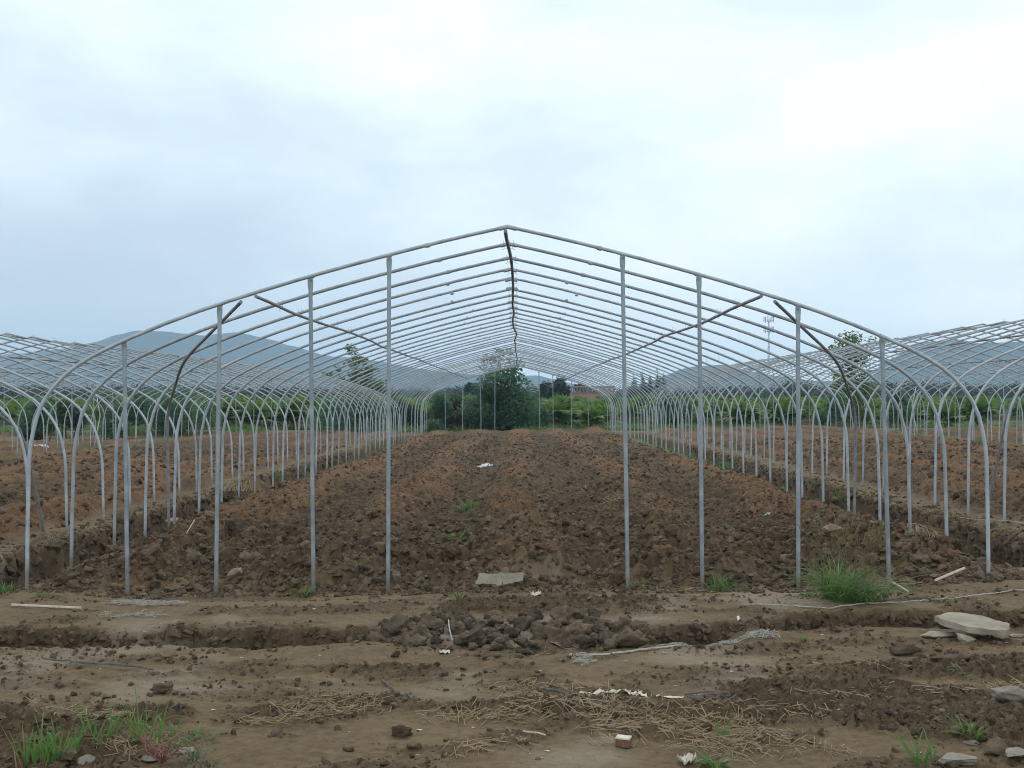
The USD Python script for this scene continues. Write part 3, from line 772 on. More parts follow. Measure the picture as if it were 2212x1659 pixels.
def instancer(name, protos_, positions, scales, eulers, which, label, kind="stuff"):
    pi = UsdGeom.PointInstancer.Define(stage, numbered("/World", name))
    base = str(pi.GetPath())
    targets = []
    for k, (mesh, m, sm) in enumerate(protos_):
        q = usdkit.mesh(stage, f"{base}/shape_{k:03d}", mesh, m, sm)
        targets.append(q.GetPath())
    pi.CreatePrototypesRel().SetTargets(targets)
    pi.CreateProtoIndicesAttr(Vt.IntArray.FromNumpy(np.asarray(which, np.int32)))
    pi.CreatePositionsAttr(Vt.Vec3fArray.FromNumpy(np.asarray(positions, np.float32)))
    pi.CreateScalesAttr(Vt.Vec3fArray.FromNumpy(np.asarray(scales, np.float32)))
    e = np.radians(np.asarray(eulers, float)) / 2
    cx_, sx_, cy_, sy_, cz_, sz_ = np.cos(e[:, 0]), np.sin(e[:, 0]), np.cos(e[:, 1]), np.sin(e[:, 1]), np.cos(e[:, 2]), np.sin(e[:, 2])
    qw = cx_ * cy_ * cz_ + sx_ * sy_ * sz_
    qx = sx_ * cy_ * cz_ - cx_ * sy_ * sz_
    qy = cx_ * sy_ * cz_ + sx_ * cy_ * sz_
    qz = cx_ * cy_ * sz_ - sx_ * sy_ * cz_
    pi.CreateOrientationsAttr(Vt.QuathArray([Gf.Quath(float(a), float(b), float(c), float(d)) for a, b, c, d in zip(qw, qx, qy, qz)]))
    return tag(pi.GetPrim(), label, kind=kind)


g = np.random.default_rng(21)
P, S, W = [], [], []
def add_crumbs(x, y, r, which):
    P.append(np.stack([x, y, H(x, y) + r * 0.15], -1)); S.append(np.stack([r, r, r * 0.85], -1)); W.append(which)
def bed_xy(n, x0, x1, y0, y1, pw=1.3):
    return g.uniform(x0, x1, n), y0 + (y1 - y0) * g.random(n) ** pw
for (n, x0, x1, y0, y1, a, b) in ((17000, -4.05, 3.95, 9.3, 14.0, 0.010, 0.045), (2800, -4.05, 4.05, 9.5, 12.6, 0.03, 0.075), (600, 3.2, 4.3, 9.4, 11.5, 0.03, 0.085), (11000, -4.0, 3.9, 14, 26, 0.016, 0.06), (6000, -4.0, 3.9, 26, 44, 0.03, 0.075), (700, -5.3, -4.7, 9.2, 22, 0.012, 0.05), (900, 4.1, 5.7, 10.2, 24, 0.012, 0.05), (900, -4.9, -4.1, 9.1, 24, 0.015, 0.06),
                                  (10000, -13.2, -5.5, 11.0, 36, 0.02, 0.085), (10000, 5.7, 13.4, 11.5, 36, 0.02, 0.085)):
    x, y = bed_xy(n, x0, x1, y0, y1)
    r = a + (b - a) * g.random(n) ** 2.6
    redn = f2(x, y * 0.3, 1.0, 5, 51) + 0.34 * (0.5 * np.cos(2 * np.pi * (x + 0.1 - 0.12) / 1.66))
    w = np.where(g.random(n) < 0.15, 2, g.integers(0, 2, n)) * 3 + g.integers(0, 3, n)
    w = np.where((redn > 0.57) & (g.random(n) < 0.5), 6 + g.integers(0, 3, n), w)
    add_crumbs(x, y, r, w)
kinds = [(clod(300 + k, 13, 1, 0.12, 0.7), (clod_dark, clod_dark, clod_heap, clod_tan, clod_heap, clod_tan, clod_red, clod_tan, clod_red)[k], False) for k in range(9)]
for c0, ylo, sd in ((-4.95, 9.2, 1), (5.06, 10.3, -1)):
    n = 3200
    x = c0 + g.normal(0, 0.11, n); y = ylo + 24 * g.random(n) ** 1.5
    r = 0.02 + 0.085 * g.random(n) ** 3
    P.append(np.stack([x, y, H(x, y) - r * 0.3], -1)); S.append(np.stack([r, r, r], -1)); W.append(g.choice([0, 1, 2, 4, 3], n))
P_, S_, W_ = np.vstack(P), np.vstack(S), np.concatenate(W)
instancer("soil_clods", kinds, P_, S_, g.uniform(-180, 180, (len(P_), 3)) * np.array([0.25, 0.25, 1]), W_, "small crumbled soil clods spread over the tilled beds")

P, S, W = [], [], []
n = 60000
x, y = g.uniform(-3.9, 3.9, n), 4.3 + 4.8 * g.random(n) ** 1.1
tm = tread_mask(x, y) + 0.40 * (f2(x * 0.6, y * 1.5, 3.1, 5, 44) + 0.10 * (f2(x, y, 0.7, 2, 46) - 0.5) - 0.05 * smoothstep(y, 7.5, 7.8) > 0.565) + 0.006 + 0.5 * np.exp(-((y - lip_line(x) - 0.02) / 0.06) ** 2) + 0.3 * np.exp(-((y - 9.2) / 0.25) ** 2) + 0.25 * np.exp(-((y - 6.9) / 0.1) ** 2)
k_ = g.random(n) < np.clip(tm, 0, 1) * 0.9
x, y = x[k_], y[k_]
r = 0.003 + 0.028 * g.random(len(x)) ** 6 + 0.007 * g.random(len(x)) ** 1.5
add_crumbs(x, y, r, np.where(g.random(len(x)) < 0.7, g.integers(0, 3, len(x)), 3))
x, y = g.uniform(-4, 4, 9000), 4.3 + 5.0 * g.random(9000)
add_crumbs(x, y, 0.0018 + 0.004 * g.random(9000) ** 3, g.integers(0, 4, 9000))
for xp in [-3.30, -2.556, -1.72, -1.106, 0.918, 1.526, 2.333, 3.11, -4.12, 3.92]:
    k = 46
    x, y = xp + g.normal(0, 0.055, k), 9.47 + g.normal(0, 0.05, k)
    add_crumbs(x, y, 0.006 + 0.022 * g.random(k) ** 2, g.integers(0, 4, k))
# lumps standing out of the trench's earth wall
x = g.uniform(-3.9, 3.9, 2600)
x = x[(heap_mask(x, np.full_like(x, 7.5)) < 0.5)]
y = lip_line(x) + g.uniform(-0.045, 0.02, len(x))
r = 0.008 + 0.05 * g.random(len(x)) ** 3
P.append(np.stack([x, y, H(x, y) - r * 0.35], -1)); S.append(np.stack([r, r, r], -1)); W.append(g.integers(0, 4, len(x)))
kinds2 = [(clod(320 + k, 13, 1, 0.12, 0.7), (clod_crumb, clod_dark, clod_crumb, clod_tan)[k], False) for k in range(4)]
P_, S_, W_ = np.vstack(P), np.vstack(S), np.concatenate(W)
instancer("soil_crumbs", kinds2, P_, S_, g.uniform(-180, 180, (len(P_), 3)) * np.array([0.25, 0.25, 1]), W_, "dark soil crumbs strewn over the trodden foreground")


# ------------------------------------------------------------------ haze
def add_haze():
    m = mat("haze_air", {"v": ("principled_volume", {"color": (0.54, 0.77, 1.0), "density": 0.00032, "anisotropy": 0.0})}, [], surface=None, volume="v.volume")
    b = trimesh.creation.box([5400, 3300, 152])
    b.apply_translation([0, 1500, 152 / 2 - 3.2])
    tag(obj("haze", b, m), "pale air that fades the far hills", kind="stuff")


# ------------------------------------------------------------------ plants
def leaf_cloud(rng, blobs, n, size, droop=0.25, hole=0.42, nscale=1.1, shape=0.45):
    """Leaf-sized faces through the volume of overlapping ellipsoids, thinned by noise so that gaps open."""
    blobs = np.asarray(blobs, float)
    vol = blobs[:, 3] * blobs[:, 4] * blobs[:, 5]
    pts = []
    need = n
    while need > 0:
        k = rng.choice(len(blobs), need * 2, p=vol / vol.sum())
        d = rng.normal(size=(need * 2, 3)); d /= np.linalg.norm(d, axis=1, keepdims=True)
        rad = rng.random(need * 2) ** 0.42
        p = blobs[k, :3] + d * rad[:, None] * blobs[k, 3:6]
        q = meshkit.fbm(p * nscale + 9.1, 3, 77)
        keep = (q > hole - 0.12 * rng.random(len(p))) & (p[:, 2] > 0.02)
        pts.append(p[keep][:need]); need -= len(pts[-1])
    p = np.vstack(pts)
    n = len(p)
    u = rng.normal(size=(n, 3)); u[:, 2] = u[:, 2] * 0.6 - droop; u /= np.linalg.norm(u, axis=1, keepdims=True)
    w = np.cross(u, rng.normal(size=(n, 3)) + np.array([0, 0, 1.2])); w /= np.linalg.norm(w, axis=1, keepdims=True)
    s = size * rng.uniform(0.6, 1.35, (n, 1))
    nn = np.cross(u, w) * s * 0.12
    v = np.stack([p, p + u * s * 0.5 + w * s * shape * 0.5 + nn, p + u * s, p + u * s * 0.5 - w * s * shape * 0.5 + nn], 1).reshape(-1, 3)
    i = np.arange(n) * 4
    f = np.vstack([np.stack([i, i + 1, i + 2], 1), np.stack([i, i + 2, i + 3], 1)])
    return v, f


def limbs(rng, h, r, blobs, lean=0.0, stems=1):
    parts = []
    for s_ in range(stems):
        ox, oy = (0, 0) if stems == 1 else rng.normal(0, 0.25, 2)
        top = np.array([lean + ox * 1.5, oy * 1.5, h])
        t = np.linspace(0, 1, 7)[:, None]
        path = np.array([ox, oy, -0.15]) * (1 - t) + top * t + rng.normal(0, 0.05 * h / 3, (7, 3)) * t * (1 - t) * 2
        parts.append(sweep(path, np.linspace(r, r * 0.25, 7), 7))
        for b in blobs:
            a = path[rng.integers(2, 6)]
            e = np.array(b[:3])
            mid = (a + e) / 2 + np.array([0, 0, 0.1])
            parts.append(sweep(np.array([a, mid, e]), np.array([r * 0.35, r * 0.22, r * 0.08]), 5))
    return join(parts)


def plant(name, cat, label, x, y, blobs, n, size, m, h, r, seed, group=None, stems=1, hole=0.42, droop=0.25, nscale=1.1, bark_m=None, extra=None, shape=0.45):
    rng = np.random.default_rng(seed)
    z = float(H(np.array([x]), np.array([y]))[0]) if y < GY1 and abs(x) < GX else -fl
    t = thing(name, label, cat, (x, y, z), group)
    obj("trunk", limbs(rng, h, r, blobs, stems=stems), bark_m or bark, t, 50)
    obj("crown", leaf_cloud(rng, blobs, n, size, droop, hole, nscale, shape), m, t)
    if extra is not None:
        obj("undergrowth", leaf_cloud(rng, extra, n // 5, size, 0.1, 0.4), leaf_dead, t)
    return t


def px_blobs(d, x0, items):
    """items: (px, py, rx px, ry px) discs in the frame at distance d -> ellipsoids round the plant's foot at world x0."""
    out = []
    for px, py, rx, ry in items:
        p = at_depth(px, py, d)
        k = d / 2432
        out.append((p[0] - x0, 0.0, p[2], rx * k, max(rx, ry) * k * 0.8, ry * k))
    return out


def shrub(name, cat, label, d, foot_px, items, n, size, m, seed, group=None, stems=3, hole=0.42, trunk_r=0.04, droop=0.2, nscale=1.1, depth_jit=0.6, extra=None, hmul=0.8, shape=0.45):
    x0 = at_depth(foot_px, 860, d)[0]
    rng = np.random.default_rng(seed + 1000)
    bl = [(a, b + rng.normal(0, depth_jit), c, e, f, g_) for a, b, c, e, f, g_ in px_blobs(d, x0, items)]
    ex = px_blobs(d, x0, extra) if extra else None
    top = max(b[2] for b in bl)
    return plant(name, cat, label, x0, d, bl, n, size, m, top * hmul, trunk_r, seed, group, stems, hole, droop, nscale, extra=ex, shape=shape)


# the green clump at the end of the middle frame
shrub("leafy_tree", "tree", "tallest dark green leafy tree under the far ridge of the middle frame", 53.6, 1085,
      [(1085, 880, 55, 45), (1062, 835, 40, 30), (1100, 812, 36, 26), (1128, 850, 36, 34), (1110, 790, 22, 14), (1085, 915, 66, 24), (1140, 885, 36, 34), (1060, 808, 20, 16), (1118, 890, 46, 40), (1075, 862, 44, 36)], 8200, 0.19, leaf_dark, 301, stems=2, trunk_r=0.05, hole=0.40)
shrub("leafy_bush", "bush", "rounded blue green bush left of the tallest tree behind the middle frame", 53.0, 1035,
      [(1035, 895, 40, 32), (1015, 905, 26, 26), (1050, 918, 34, 18), (1022, 872, 26, 18), (1048, 870, 28, 24), (1000, 900, 22, 26), (1060, 846, 26, 20)], 5400, 0.17, leaf_dark, 302, hole=0.38)
shrub("leafy_bush", "bush", "dark bush at the left rear corner of the middle frame", 53.0, 948,
      [(945, 890, 17, 34), (955, 872, 14, 22), (940, 920, 20, 16), (962, 895, 16, 30), (950, 862, 16, 18)], 3000, 0.17, leaf_dark, 303, hole=0.38, extra=[(985, 912, 20, 24)])
shrub("leafy_bush", "bush", "dark low bush right of the tallest tree behind the middle frame", 53.8, 1168,
      [(1168, 900, 20, 24), (1178, 912, 12, 14), (1155, 915, 20, 18)], 2300, 0.14, leaf_dark, 304, hole=0.38)
shrub("leafy_bush", "bush", "pale green bushy growth between the two dark bushes behind the middle frame", 58.0, 992,
      [(992, 872, 24, 22), (1005, 890, 20, 20), (980, 895, 18, 18)], 1400, 0.2, leaf_mid, 305)
shrub("airy_tree", "tree", "thin leaved tree whose top shows faintly through the far roof hoops", 62.0, 1075,
      [(1090, 757, 22, 10), (1062, 772, 26, 10), (1038, 788, 18, 9), (1100, 782, 24, 12), (1075, 800, 34, 14)], 420, 0.22, leaf_mid, 306, stems=1, trunk_r=0.05, hole=0.56, nscale=1.5)
# behind the left frame
shrub("poplar_tree", "tree", "tall thin topped tree rising above the left frame", 60.0, 770,
      [(765, 752, 13, 14), (785, 776, 18, 10), (752, 782, 14, 9), (803, 797, 20, 11), (768, 803, 16, 10), (728, 797, 18, 10), (745, 818, 30, 12), (705, 806, 14, 9), (800, 818, 26, 12), (825, 832, 22, 14), (770, 842, 46, 16)], 2000, 0.24, leaf_light, 311, stems=1, trunk_r=0.06, hole=0.54, nscale=1.5, depth_jit=0.9)
shrub("leafy_bush", "bush", "broad dark bush below the tall thin topped tree behind the left frame", 52.5, 760,
      [(720, 890, 36, 40), (770, 885, 40, 42), (812, 895, 30, 34), (745, 915, 55, 22), (690, 905, 22, 26)], 4200, 0.16, leaf_dark, 312)
shrub("leafy_bush", "bush", "bush between the left frame's end and the middle frame", 55.5, 868,
      [(865, 890, 26, 30), (895, 898, 24, 26)], 1500, 0.17, leaf_mid, 313)
shrub("leafy_bush", "bush", "wide dark bush seen through the lower left frame beside the pale leaning brace", 51.5, 400,
      [(345, 875, 40, 46), (395, 870, 45, 52), (440, 880, 28, 46), (370, 910, 60, 26), (310, 885, 26, 40)], 4600, 0.17, leaf_dark, 314)
shrub("leafy_tree", "tree", "dark green tree left of the wide dark bush behind the lower left frame", 47.5, 238,
      [(230, 880, 28, 48), (265, 868, 30, 42), (245, 915, 36, 26), (215, 850, 18, 22)], 3200, 0.17, leaf_dark, 315)
shrub("leafy_bush", "bush", "narrow dark bush near the left edge behind the farthest left frame", 45.5, 76,
      [(72, 895, 26, 42), (90, 880, 22, 36), (60, 922, 26, 20)], 2200, 0.15, leaf_dark, 316, extra=[(70, 925, 26, 16)])
shrub("leafy_bush", "bush", "olive green bush beside the narrow dark bush near the left edge", 50.5, 150,
      [(140, 880, 30, 34), (175, 890, 22, 28), (120, 900, 22, 24)], 2000, 0.18, leaf_mid, 317)
# behind the right frame
shrub("leafy_tree", "tree", "pale topped tree standing above the roof of the right frame", 57.0, 1838,
      [(1830, 728, 36, 16), (1815, 755, 36, 22), (1850, 765, 36, 26), (1838, 800, 42, 30), (1810, 835, 34, 30), (1860, 840, 30, 30), (1838, 880, 52, 32), (1868, 735, 14, 10)], 3000, 0.22, leaf_light, 321, stems=1, trunk_r=0.07, hole=0.47, nscale=1.4)
shrub("leafy_bush", "bush", "dark bush in the middle of the right frame's far end", 53.0, 1455,
      [(1440, 878, 32, 30), (1480, 882, 26, 28), (1455, 900, 46, 16), (1415, 890, 18, 20)], 2600, 0.16, leaf_dark, 322)
shrub("leafy_bush", "bush", "dark bush behind the right frame close to its slanting brace", 52.0, 1942,
      [(1940, 870, 24, 30), (1930, 892, 26, 20), (1958, 885, 16, 24)], 1900, 0.16, leaf_dark, 323)
shrub("leafy_bush", "bush", "dark bush at the foot of the pale topped tree on the right", 51.5, 1795,
      [(1795, 880, 22, 36), (1785, 905, 26, 18)], 1500, 0.16, leaf_dark, 324)

# farther trees
shrub("distant_tree", "tree", "hazy bushy tree right of the green clump under the far ridge", 120.0, 1208,
      [(1208, 832, 14, 18), (1200, 845, 18, 14), (1213, 820, 9, 10), (1222, 843, 12, 12)], 1300, 0.4, leaf_far, 331, stems=1, trunk_r=0.14)
shrub("distant_tree", "tree", "hazy tree just right of the tallest tree under the far ridge", 125.0, 1178,
      [(1178, 835, 12, 16), (1186, 848, 14, 12), (1172, 848, 12, 12)], 900, 0.4, leaf_far, 332, stems=1, trunk_r=0.14)
shrub("distant_tree", "tree", "dark far tree left of the tallest tree, seen between the end posts", 150.0, 1018,
      [(1015, 838, 11, 14), (1028, 842, 12, 12), (1038, 848, 10, 10)], 1000, 0.45, leaf_far, 333, stems=1, trunk_r=0.16)
shrub("distant_tree", "tree", "small far tree left of the brick house", 165.0, 1219,
      [(1222, 846, 7, 9), (1218, 852, 6, 6)], 450, 0.45, leaf_far, 334, stems=1, trunk_r=0.14)
shrub("distant_tree", "tree", "dark far tree behind the brick house roof", 195.0, 1254,
      [(1250, 836, 10, 8), (1262, 839, 9, 7)], 600, 0.5, leaf_far, 335, stems=1, trunk_r=0.18)
def conifer(label, px, top, d, w, seed):
    rng = np.random.default_rng(seed)
    x0 = at_depth(px, 860, d)[0]
    h = at_depth(px, top, d)[2]
    k = d / 2432
    t = thing("conifer_tree", label, "tree", (x0, d, -fl), "far conifers behind the right frame's end")
    bl = [(rng.normal(0, 0.1), rng.normal(0, 0.1), h * (0.2 + 0.8 * s), w * k * (1.05 - s), w * k * (1.05 - s), h * 0.09) for s in np.linspace(0, 0.97, 9)]
    obj("trunk", sweep(np.array([(0, 0, -0.2), (0, 0, h * 0.5), (0, 0, h * 0.98)]), np.array([0.2, 0.13, 0.03]), 6), bark, t)
    obj("crown", leaf_cloud(rng, bl, 900, 0.5, 0.5, 0.40, 0.7, 0.3), leaf_far, t)
for j, (px, top, w, lab) in enumerate(((1369, 806, 13, "leftmost far conifer of the row"), (1388, 799, 12, "second far conifer from the left of the row"), (1403, 805, 12, "third far conifer from the left of the row"),
                                       (1420, 795, 10, "tallest far conifer of the row, at its right end"), (1433, 806, 10, "small far conifer right of the tallest one"))):
    conifer(lab + ", beyond the middle frame's right slope", px, top, 180 + 6 * j, w, 340 + j)


# fan palms of the nursery beyond the frames
def fan_leaf(rng, base, az, el, stalk, rad, segs=15):
    """One palmate leaf: a stalk and narrow pleated blades spreading from its end."""
    d = np.array([math.cos(az) * math.cos(el), math.sin(az) * math.cos(el), math.sin(el)])
    side = np.array([-math.sin(az), math.cos(az), 0.0])
    nrm = np.cross(side, d) * -1
    hub = base + d * stalk
    vs, fs = [], []
    w = 0.012
    vs += [base + side * w, base - side * w, hub - side * w * 0.7, hub + side * w * 0.7]
    fs += [(0, 1, 2), (0, 2, 3)]
    for k in range(segs):
        a = (k / (segs - 1) - 0.5) * math.radians(250)
        a0, a1 = a - math.radians(9.0), a + math.radians(9.0)
        L = rad * (0.82 + 0.18 * math.cos(a)) * rng.uniform(0.88, 1.08)
        def q(ang, l, lift):
            return hub + (d * math.cos(ang) + side * math.sin(ang)) * l + nrm * lift - np.array([0, 0, 0.22 * l * l / rad])
        i = len(vs)
        vs += [hub, q(a0, L * 0.6, 0.0), q(a, L * 0.62, 0.035 * rad), q(a1, L * 0.6, 0.0), q(a + rng.normal(0, 0.03), L, -0.12 * rad * rng.random())]
        fs += [(i, i + 1, i + 2), (i, i + 2, i + 3), (i + 1, i + 4, i + 2), (i + 2, i + 4, i + 3)]
    return np.array(vs), np.array(fs)


def palm_meshes(seed, h=1.9, leaves=12, rad=0.62):
    rng = np.random.default_rng(seed)
    tr = 0.42 * h * rng.uniform(0.6, 1.1)
    L, D = [], []
    for k in range(leaves):
        az = k * 2.399 + rng.normal(0, 0.2)
        s = k / (leaves - 1)
        el = math.radians(82 - 78 * s + rng.normal(0, 6))
        L.append(fan_leaf(rng, np.array([0, 0, tr * 0.9]), az, el, rng.uniform(0.35, 0.62) * h * 0.42, rad * rng.uniform(0.8, 1.1)))
    for k in range(3):
        D.append(fan_leaf(rng, np.array([0, 0, tr * 0.8]), rng.uniform(0, 6.28), math.radians(rng.uniform(-38, -10)), 0.3 * h * 0.4, rad * 0.7, 9))
    trunk = sweep(np.array([(0, 0, -0.1), (0.01, 0, tr * 0.5), (0, 0.01, tr)]), np.array([0.09, 0.085, 0.06]), 8)
    return join(L), join(D), trunk


palm_bark = mottled("palm_bark", (0.035, 0.027, 0.02), (0.09, 0.07, 0.05), 12, 0.95, 0.6, 20, 0.03)
PALMS = [(1196, 57.0, 2.1, "fan palm with a dark trunk right of the green clump behind the middle frame"),
         (1276, 56.0, 1.35, "low fan palm nearest the right rear corner of the middle frame"),
         (1248, 59.5, 1.7, "fan palm between the two rightmost end posts of the middle frame"),
         (1222, 62.0, 1.8, "fan palm standing behind and right of the dark trunked one"),
         (1302, 60.0, 1.6, "fan palm right behind the right rear corner leg of the middle frame"),
         (505, 58.0, 1.9, "leftmost fan palm seen through the middle frame's left legs"),
         (548, 57.0, 2.0, "second fan palm from the left beyond the lower left frame"),
         (590, 59.0, 1.9, "third fan palm from the left beyond the lower left frame"),
         (632, 57.5, 2.0, "fan palm just left of the broad dark bush behind the left frame"),
         (1690, 57.0, 1.9, "fan palm beyond the right frame, left of the pale topped tree"),
         (1600, 58.0, 1.9, "fan palm beyond the right frame, right of its dark bush"),
         (2040, 56.0, 1.9, "fan palm beyond the right frame, right of the bush by the slanting brace"),
         (2110, 57.0, 2.0, "rightmost fan palm near the right edge beyond the frames")]
for k, (px, d, h, lab) in enumerate(PALMS):
    x0 = at_depth(px, 860, d)[0]
    t = thing("fan_palm", lab, "palm", (x0, d, -fl), None)
    a, b, c = palm_meshes(400 + k, h, 14, 0.50 * h)
    obj("trunk", c, palm_bark, t, 50)
    obj("crown", a, palm_leaf, t)
    obj("dry_leaves", b, palm_dry, t)
g = np.random.default_rng(77)
pr = []
for k in range(5):
    a, b, c = palm_meshes(450 + k, 1.85, 11, 0.72)
    pr.append((a, palm_leaf, False))
pos = []
for y in np.arange(58.5, 135, 1.75):
    half = y * 0.47 + 3
    for x in np.arange(-half, half, 1.7):
        pos.append((x + g.normal(0, 0.4), y + g.normal(0, 0.4), -fl))
pos = np.array(pos)
gap = f2(pos[:, 0], pos[:, 1], 0.08, 3, 81)
pos = pos[(gap > 0.36) & ~((pos[:, 0] > 3) & (pos[:, 0] < 11) & (pos[:, 1] < 67))]
sc = g.uniform(0.8, 1.18, len(pos)) * (1 + 0.15 * (f2(pos[:, 0], pos[:, 1], 0.05, 3, 82) - 0.5))
instancer("palm_plantation", pr, pos, np.stack([sc, sc, sc], -1), np.stack([np.zeros(len(pos)), np.zeros(len(pos)), g.uniform(0, 360, len(pos))], -1), g.integers(0, 5, len(pos)), "pale green nursery rows of fan palms beyond the frames")

# far dark belt of trees at the foot of the hills
g = np.random.default_rng(78)
belt = []
for k in range(5):
    bl = [(g.normal(0, 1.0), g.normal(0, 1.0), 2.2 + 1.8 * g.random(), 1.6 + g.random(), 1.6, 1.4 + g.random()) for _ in range(6)]
    belt.append((leaf_cloud(g, bl, 420, 0.62, 0.2, 0.40, 0.7), leaf_far, False))
pos, sc = [], []
for px in np.arange(-150, 2380, 6.5):
    d = g.uniform(170, 330)
    if 1120 < px < 1330 and g.random() < 0.8:
        continue
    p = at_depth(px + g.normal(0, 4), 860, d)
    hpx = 16 + 12 * float(meshkit.noise(np.array([[px * 0.011, 0.5, 0.2]]), 9)[0]) + (8 if px > 1700 else 0) + (5 if px < 700 else 0)
    pos.append((p[0], d, -fl)); sc.append(hpx * g.uniform(0.7, 1.1) * d / 2432 / 4.6 + 0.25)
sc = np.array(sc)
instancer("tree_belt", belt, np.array(pos), np.stack([sc * 1.2, sc, sc], -1), np.stack([np.zeros(len(sc)), np.zeros(len(sc)), g.uniform(0, 360, len(sc))], -1), g.integers(0, 5, len(sc)), "far dark belt of trees at the foot of the hills")


# ------------------------------------------------------------------ brick house, telecom tower, masts
roof_m = mottled("old_tiles", (0.14, 0.115, 0.10), (0.23, 0.195, 0.17), 2.5, 0.9, 0.4, 6, 0.05)
brickwall = mat("brick_wall", {
    "tc": ("texture_coordinate", {}), "mp": ("mapping", {"rotation": (math.pi / 2, 0, 0)}),
    "b": ("brick_texture", {"color1": (0.30, 0.13, 0.075), "color2": (0.36, 0.17, 0.10), "mortar": (0.30, 0.25, 0.2), "scale": 2.0, "mortar_size": 0.03}),
    "p": ("principled_bsdf", {"roughness": 0.95})}, [("tc.object", "mp.vector"), ("mp.vector", "b.vector"), ("b.color", "p.base_color")])
dh = 175.0
hx0, hx1 = at_depth(1229, 860, dh)[0], at_depth(1328, 860, dh)[0]
hw = hx1 - hx0
house = thing("brick_house", "low red brick house with a weathered grey tile roof beyond the palms", "house", ((hx0 + hx1) / 2, dh, -fl))
eave, rid = 1.545 + (860 - 846.5) / 2432 * dh, 1.545 + (860 - 836.5) / 2432 * (dh + 2.5)
w2 = trimesh.creation.box([hw, 5, eave]); w2.apply_translation([0, 2.5, eave / 2])
obj("wall", w2, brickwall, house)
for sy in (0, 1):
    y_e, y_r = (-0.35, 2.5) if sy == 0 else (5.35, 2.5)
    for k in range(int(hw / 0.45)):
        xa = -hw / 2 - 0.2 + k * 0.45
        p = np.array([(xa + 0.225, y_e, eave - 0.05), (xa + 0.225, (y_e + y_r) / 2, (eave + rid) / 2), (xa + 0.225, y_r, rid)])
        obj("tile_row", sweep(p, 0.2, 5, flat=(np.full(3, 0.25), np.full(3, 0.06))), roof_m, house)
obj("ridge_cap", sweep(np.array([(-hw / 2 - 0.25, 2.5, rid + 0.08), (hw / 2 + 0.25, 2.5, rid + 0.08)]), 0.2, 8), roof_m, house)
for wx in (-hw * 0.3, hw * 0.15):
    w3 = trimesh.creation.box([1.1, 0.1, 1.0]); w3.apply_translation([wx, -0.03, eave * 0.55])
    obj("window", w3, mottled(f"dark_window_{int(wx)+50}", (0.03, 0.035, 0.04), (0.05, 0.055, 0.06), 1, 0.2, 0), house)

dt = 330.0
tb = at_depth(1661, 860, dt)
tower = thing("telecom_tower", "slim grey telecom tower with two rings of aerials above the right frame", "tower", (tb[0], dt, -fl))
ht = at_depth(1661, 690, dt)[2] + fl
tpx = dt / 2432
legs = []
for k in range(3):
    a = k * 2.094 + 0.4
    legs.append(sweep(np.array([(math.cos(a) * 0.42, math.sin(a) * 0.42, 0), (math.cos(a) * 0.16, math.sin(a) * 0.16, ht)]), np.array([0.07, 0.05]), 6))
for l in legs:
    obj("leg", l, tower_m, tower)
lat = []
hs_ = np.linspace(0, ht, 30)
for k in range(3):
    for i in range(29):
        a0, a1 = k * 2.094 + 0.4, (k + 1) * 2.094 + 0.4
        r0, r1 = 0.42 - 0.26 * hs_[i] / ht, 0.42 - 0.26 * hs_[i + 1] / ht
        lat.append(sweep(np.array([(math.cos(a0) * r0, math.sin(a0) * r0, hs_[i]), (math.cos(a1) * r1, math.sin(a1) * r1, hs_[i + 1])]), 0.025, 3))
obj("lattice", join(lat), tower_m, tower)
obj("lightning_rod", sweep(np.array([(0, 0, ht - 0.3), (0, 0, ht + 13 * tpx)]), np.array([0.06, 0.03]), 5), tower_m, tower)
for py in (690, 712):
    zc = at_depth(1661, py, dt)[2] + fl
    ring = sweep(np.array([(math.cos(a) * 0.75, math.sin(a) * 0.75, zc - 0.5) for a in np.linspace(0, 2 * np.pi, 17)]), 0.06, 4, caps=False)
    pf = obj("platform", ring, tower_m, tower)
    for k in range(6):
        a = k * 1.047
        c, s = math.cos(a), math.sin(a)
        obj("arm", sweep(np.array([(0.2 * c, 0.2 * s, zc - 0.5), (1.35 * c, 1.35 * s, zc - 0.4)]), 0.05, 4), tower_m, pf)
        b = trimesh.creation.box([0.22, 0.16, 1.7]); b.apply_transform(trimesh.transformations.rotation_matrix(a, [0, 0, 1])); b.apply_translation([1.38 * c, 1.38 * s, zc])
        obj("aerial", b, tower_m, pf)
for px, lab in ((1527, "left one of two thin masts on the grey hill behind the right frame"), (1553, "right one of two thin masts on the grey hill behind the right frame")):
    dm = 1690.0
    b0, b1 = at_depth(px, 796, dm), at_depth(px, 767, dm)
    ms = thing("radio_mast", lab, "mast", (b0[0], dm, b0[2]))
    hh = b1[2] - b0[2]
    obj("pole", sweep(np.array([(0, 0, -6), (0, 0, hh)]), np.array([0.5, 0.22]), 6), tower_m, ms)
    for q in (0.55, 0.75):
        obj("crossarm", sweep(np.array([(-1.7, 0, hh * q), (1.7, 0, hh * q)]), 0.2, 4), tower_m, ms)


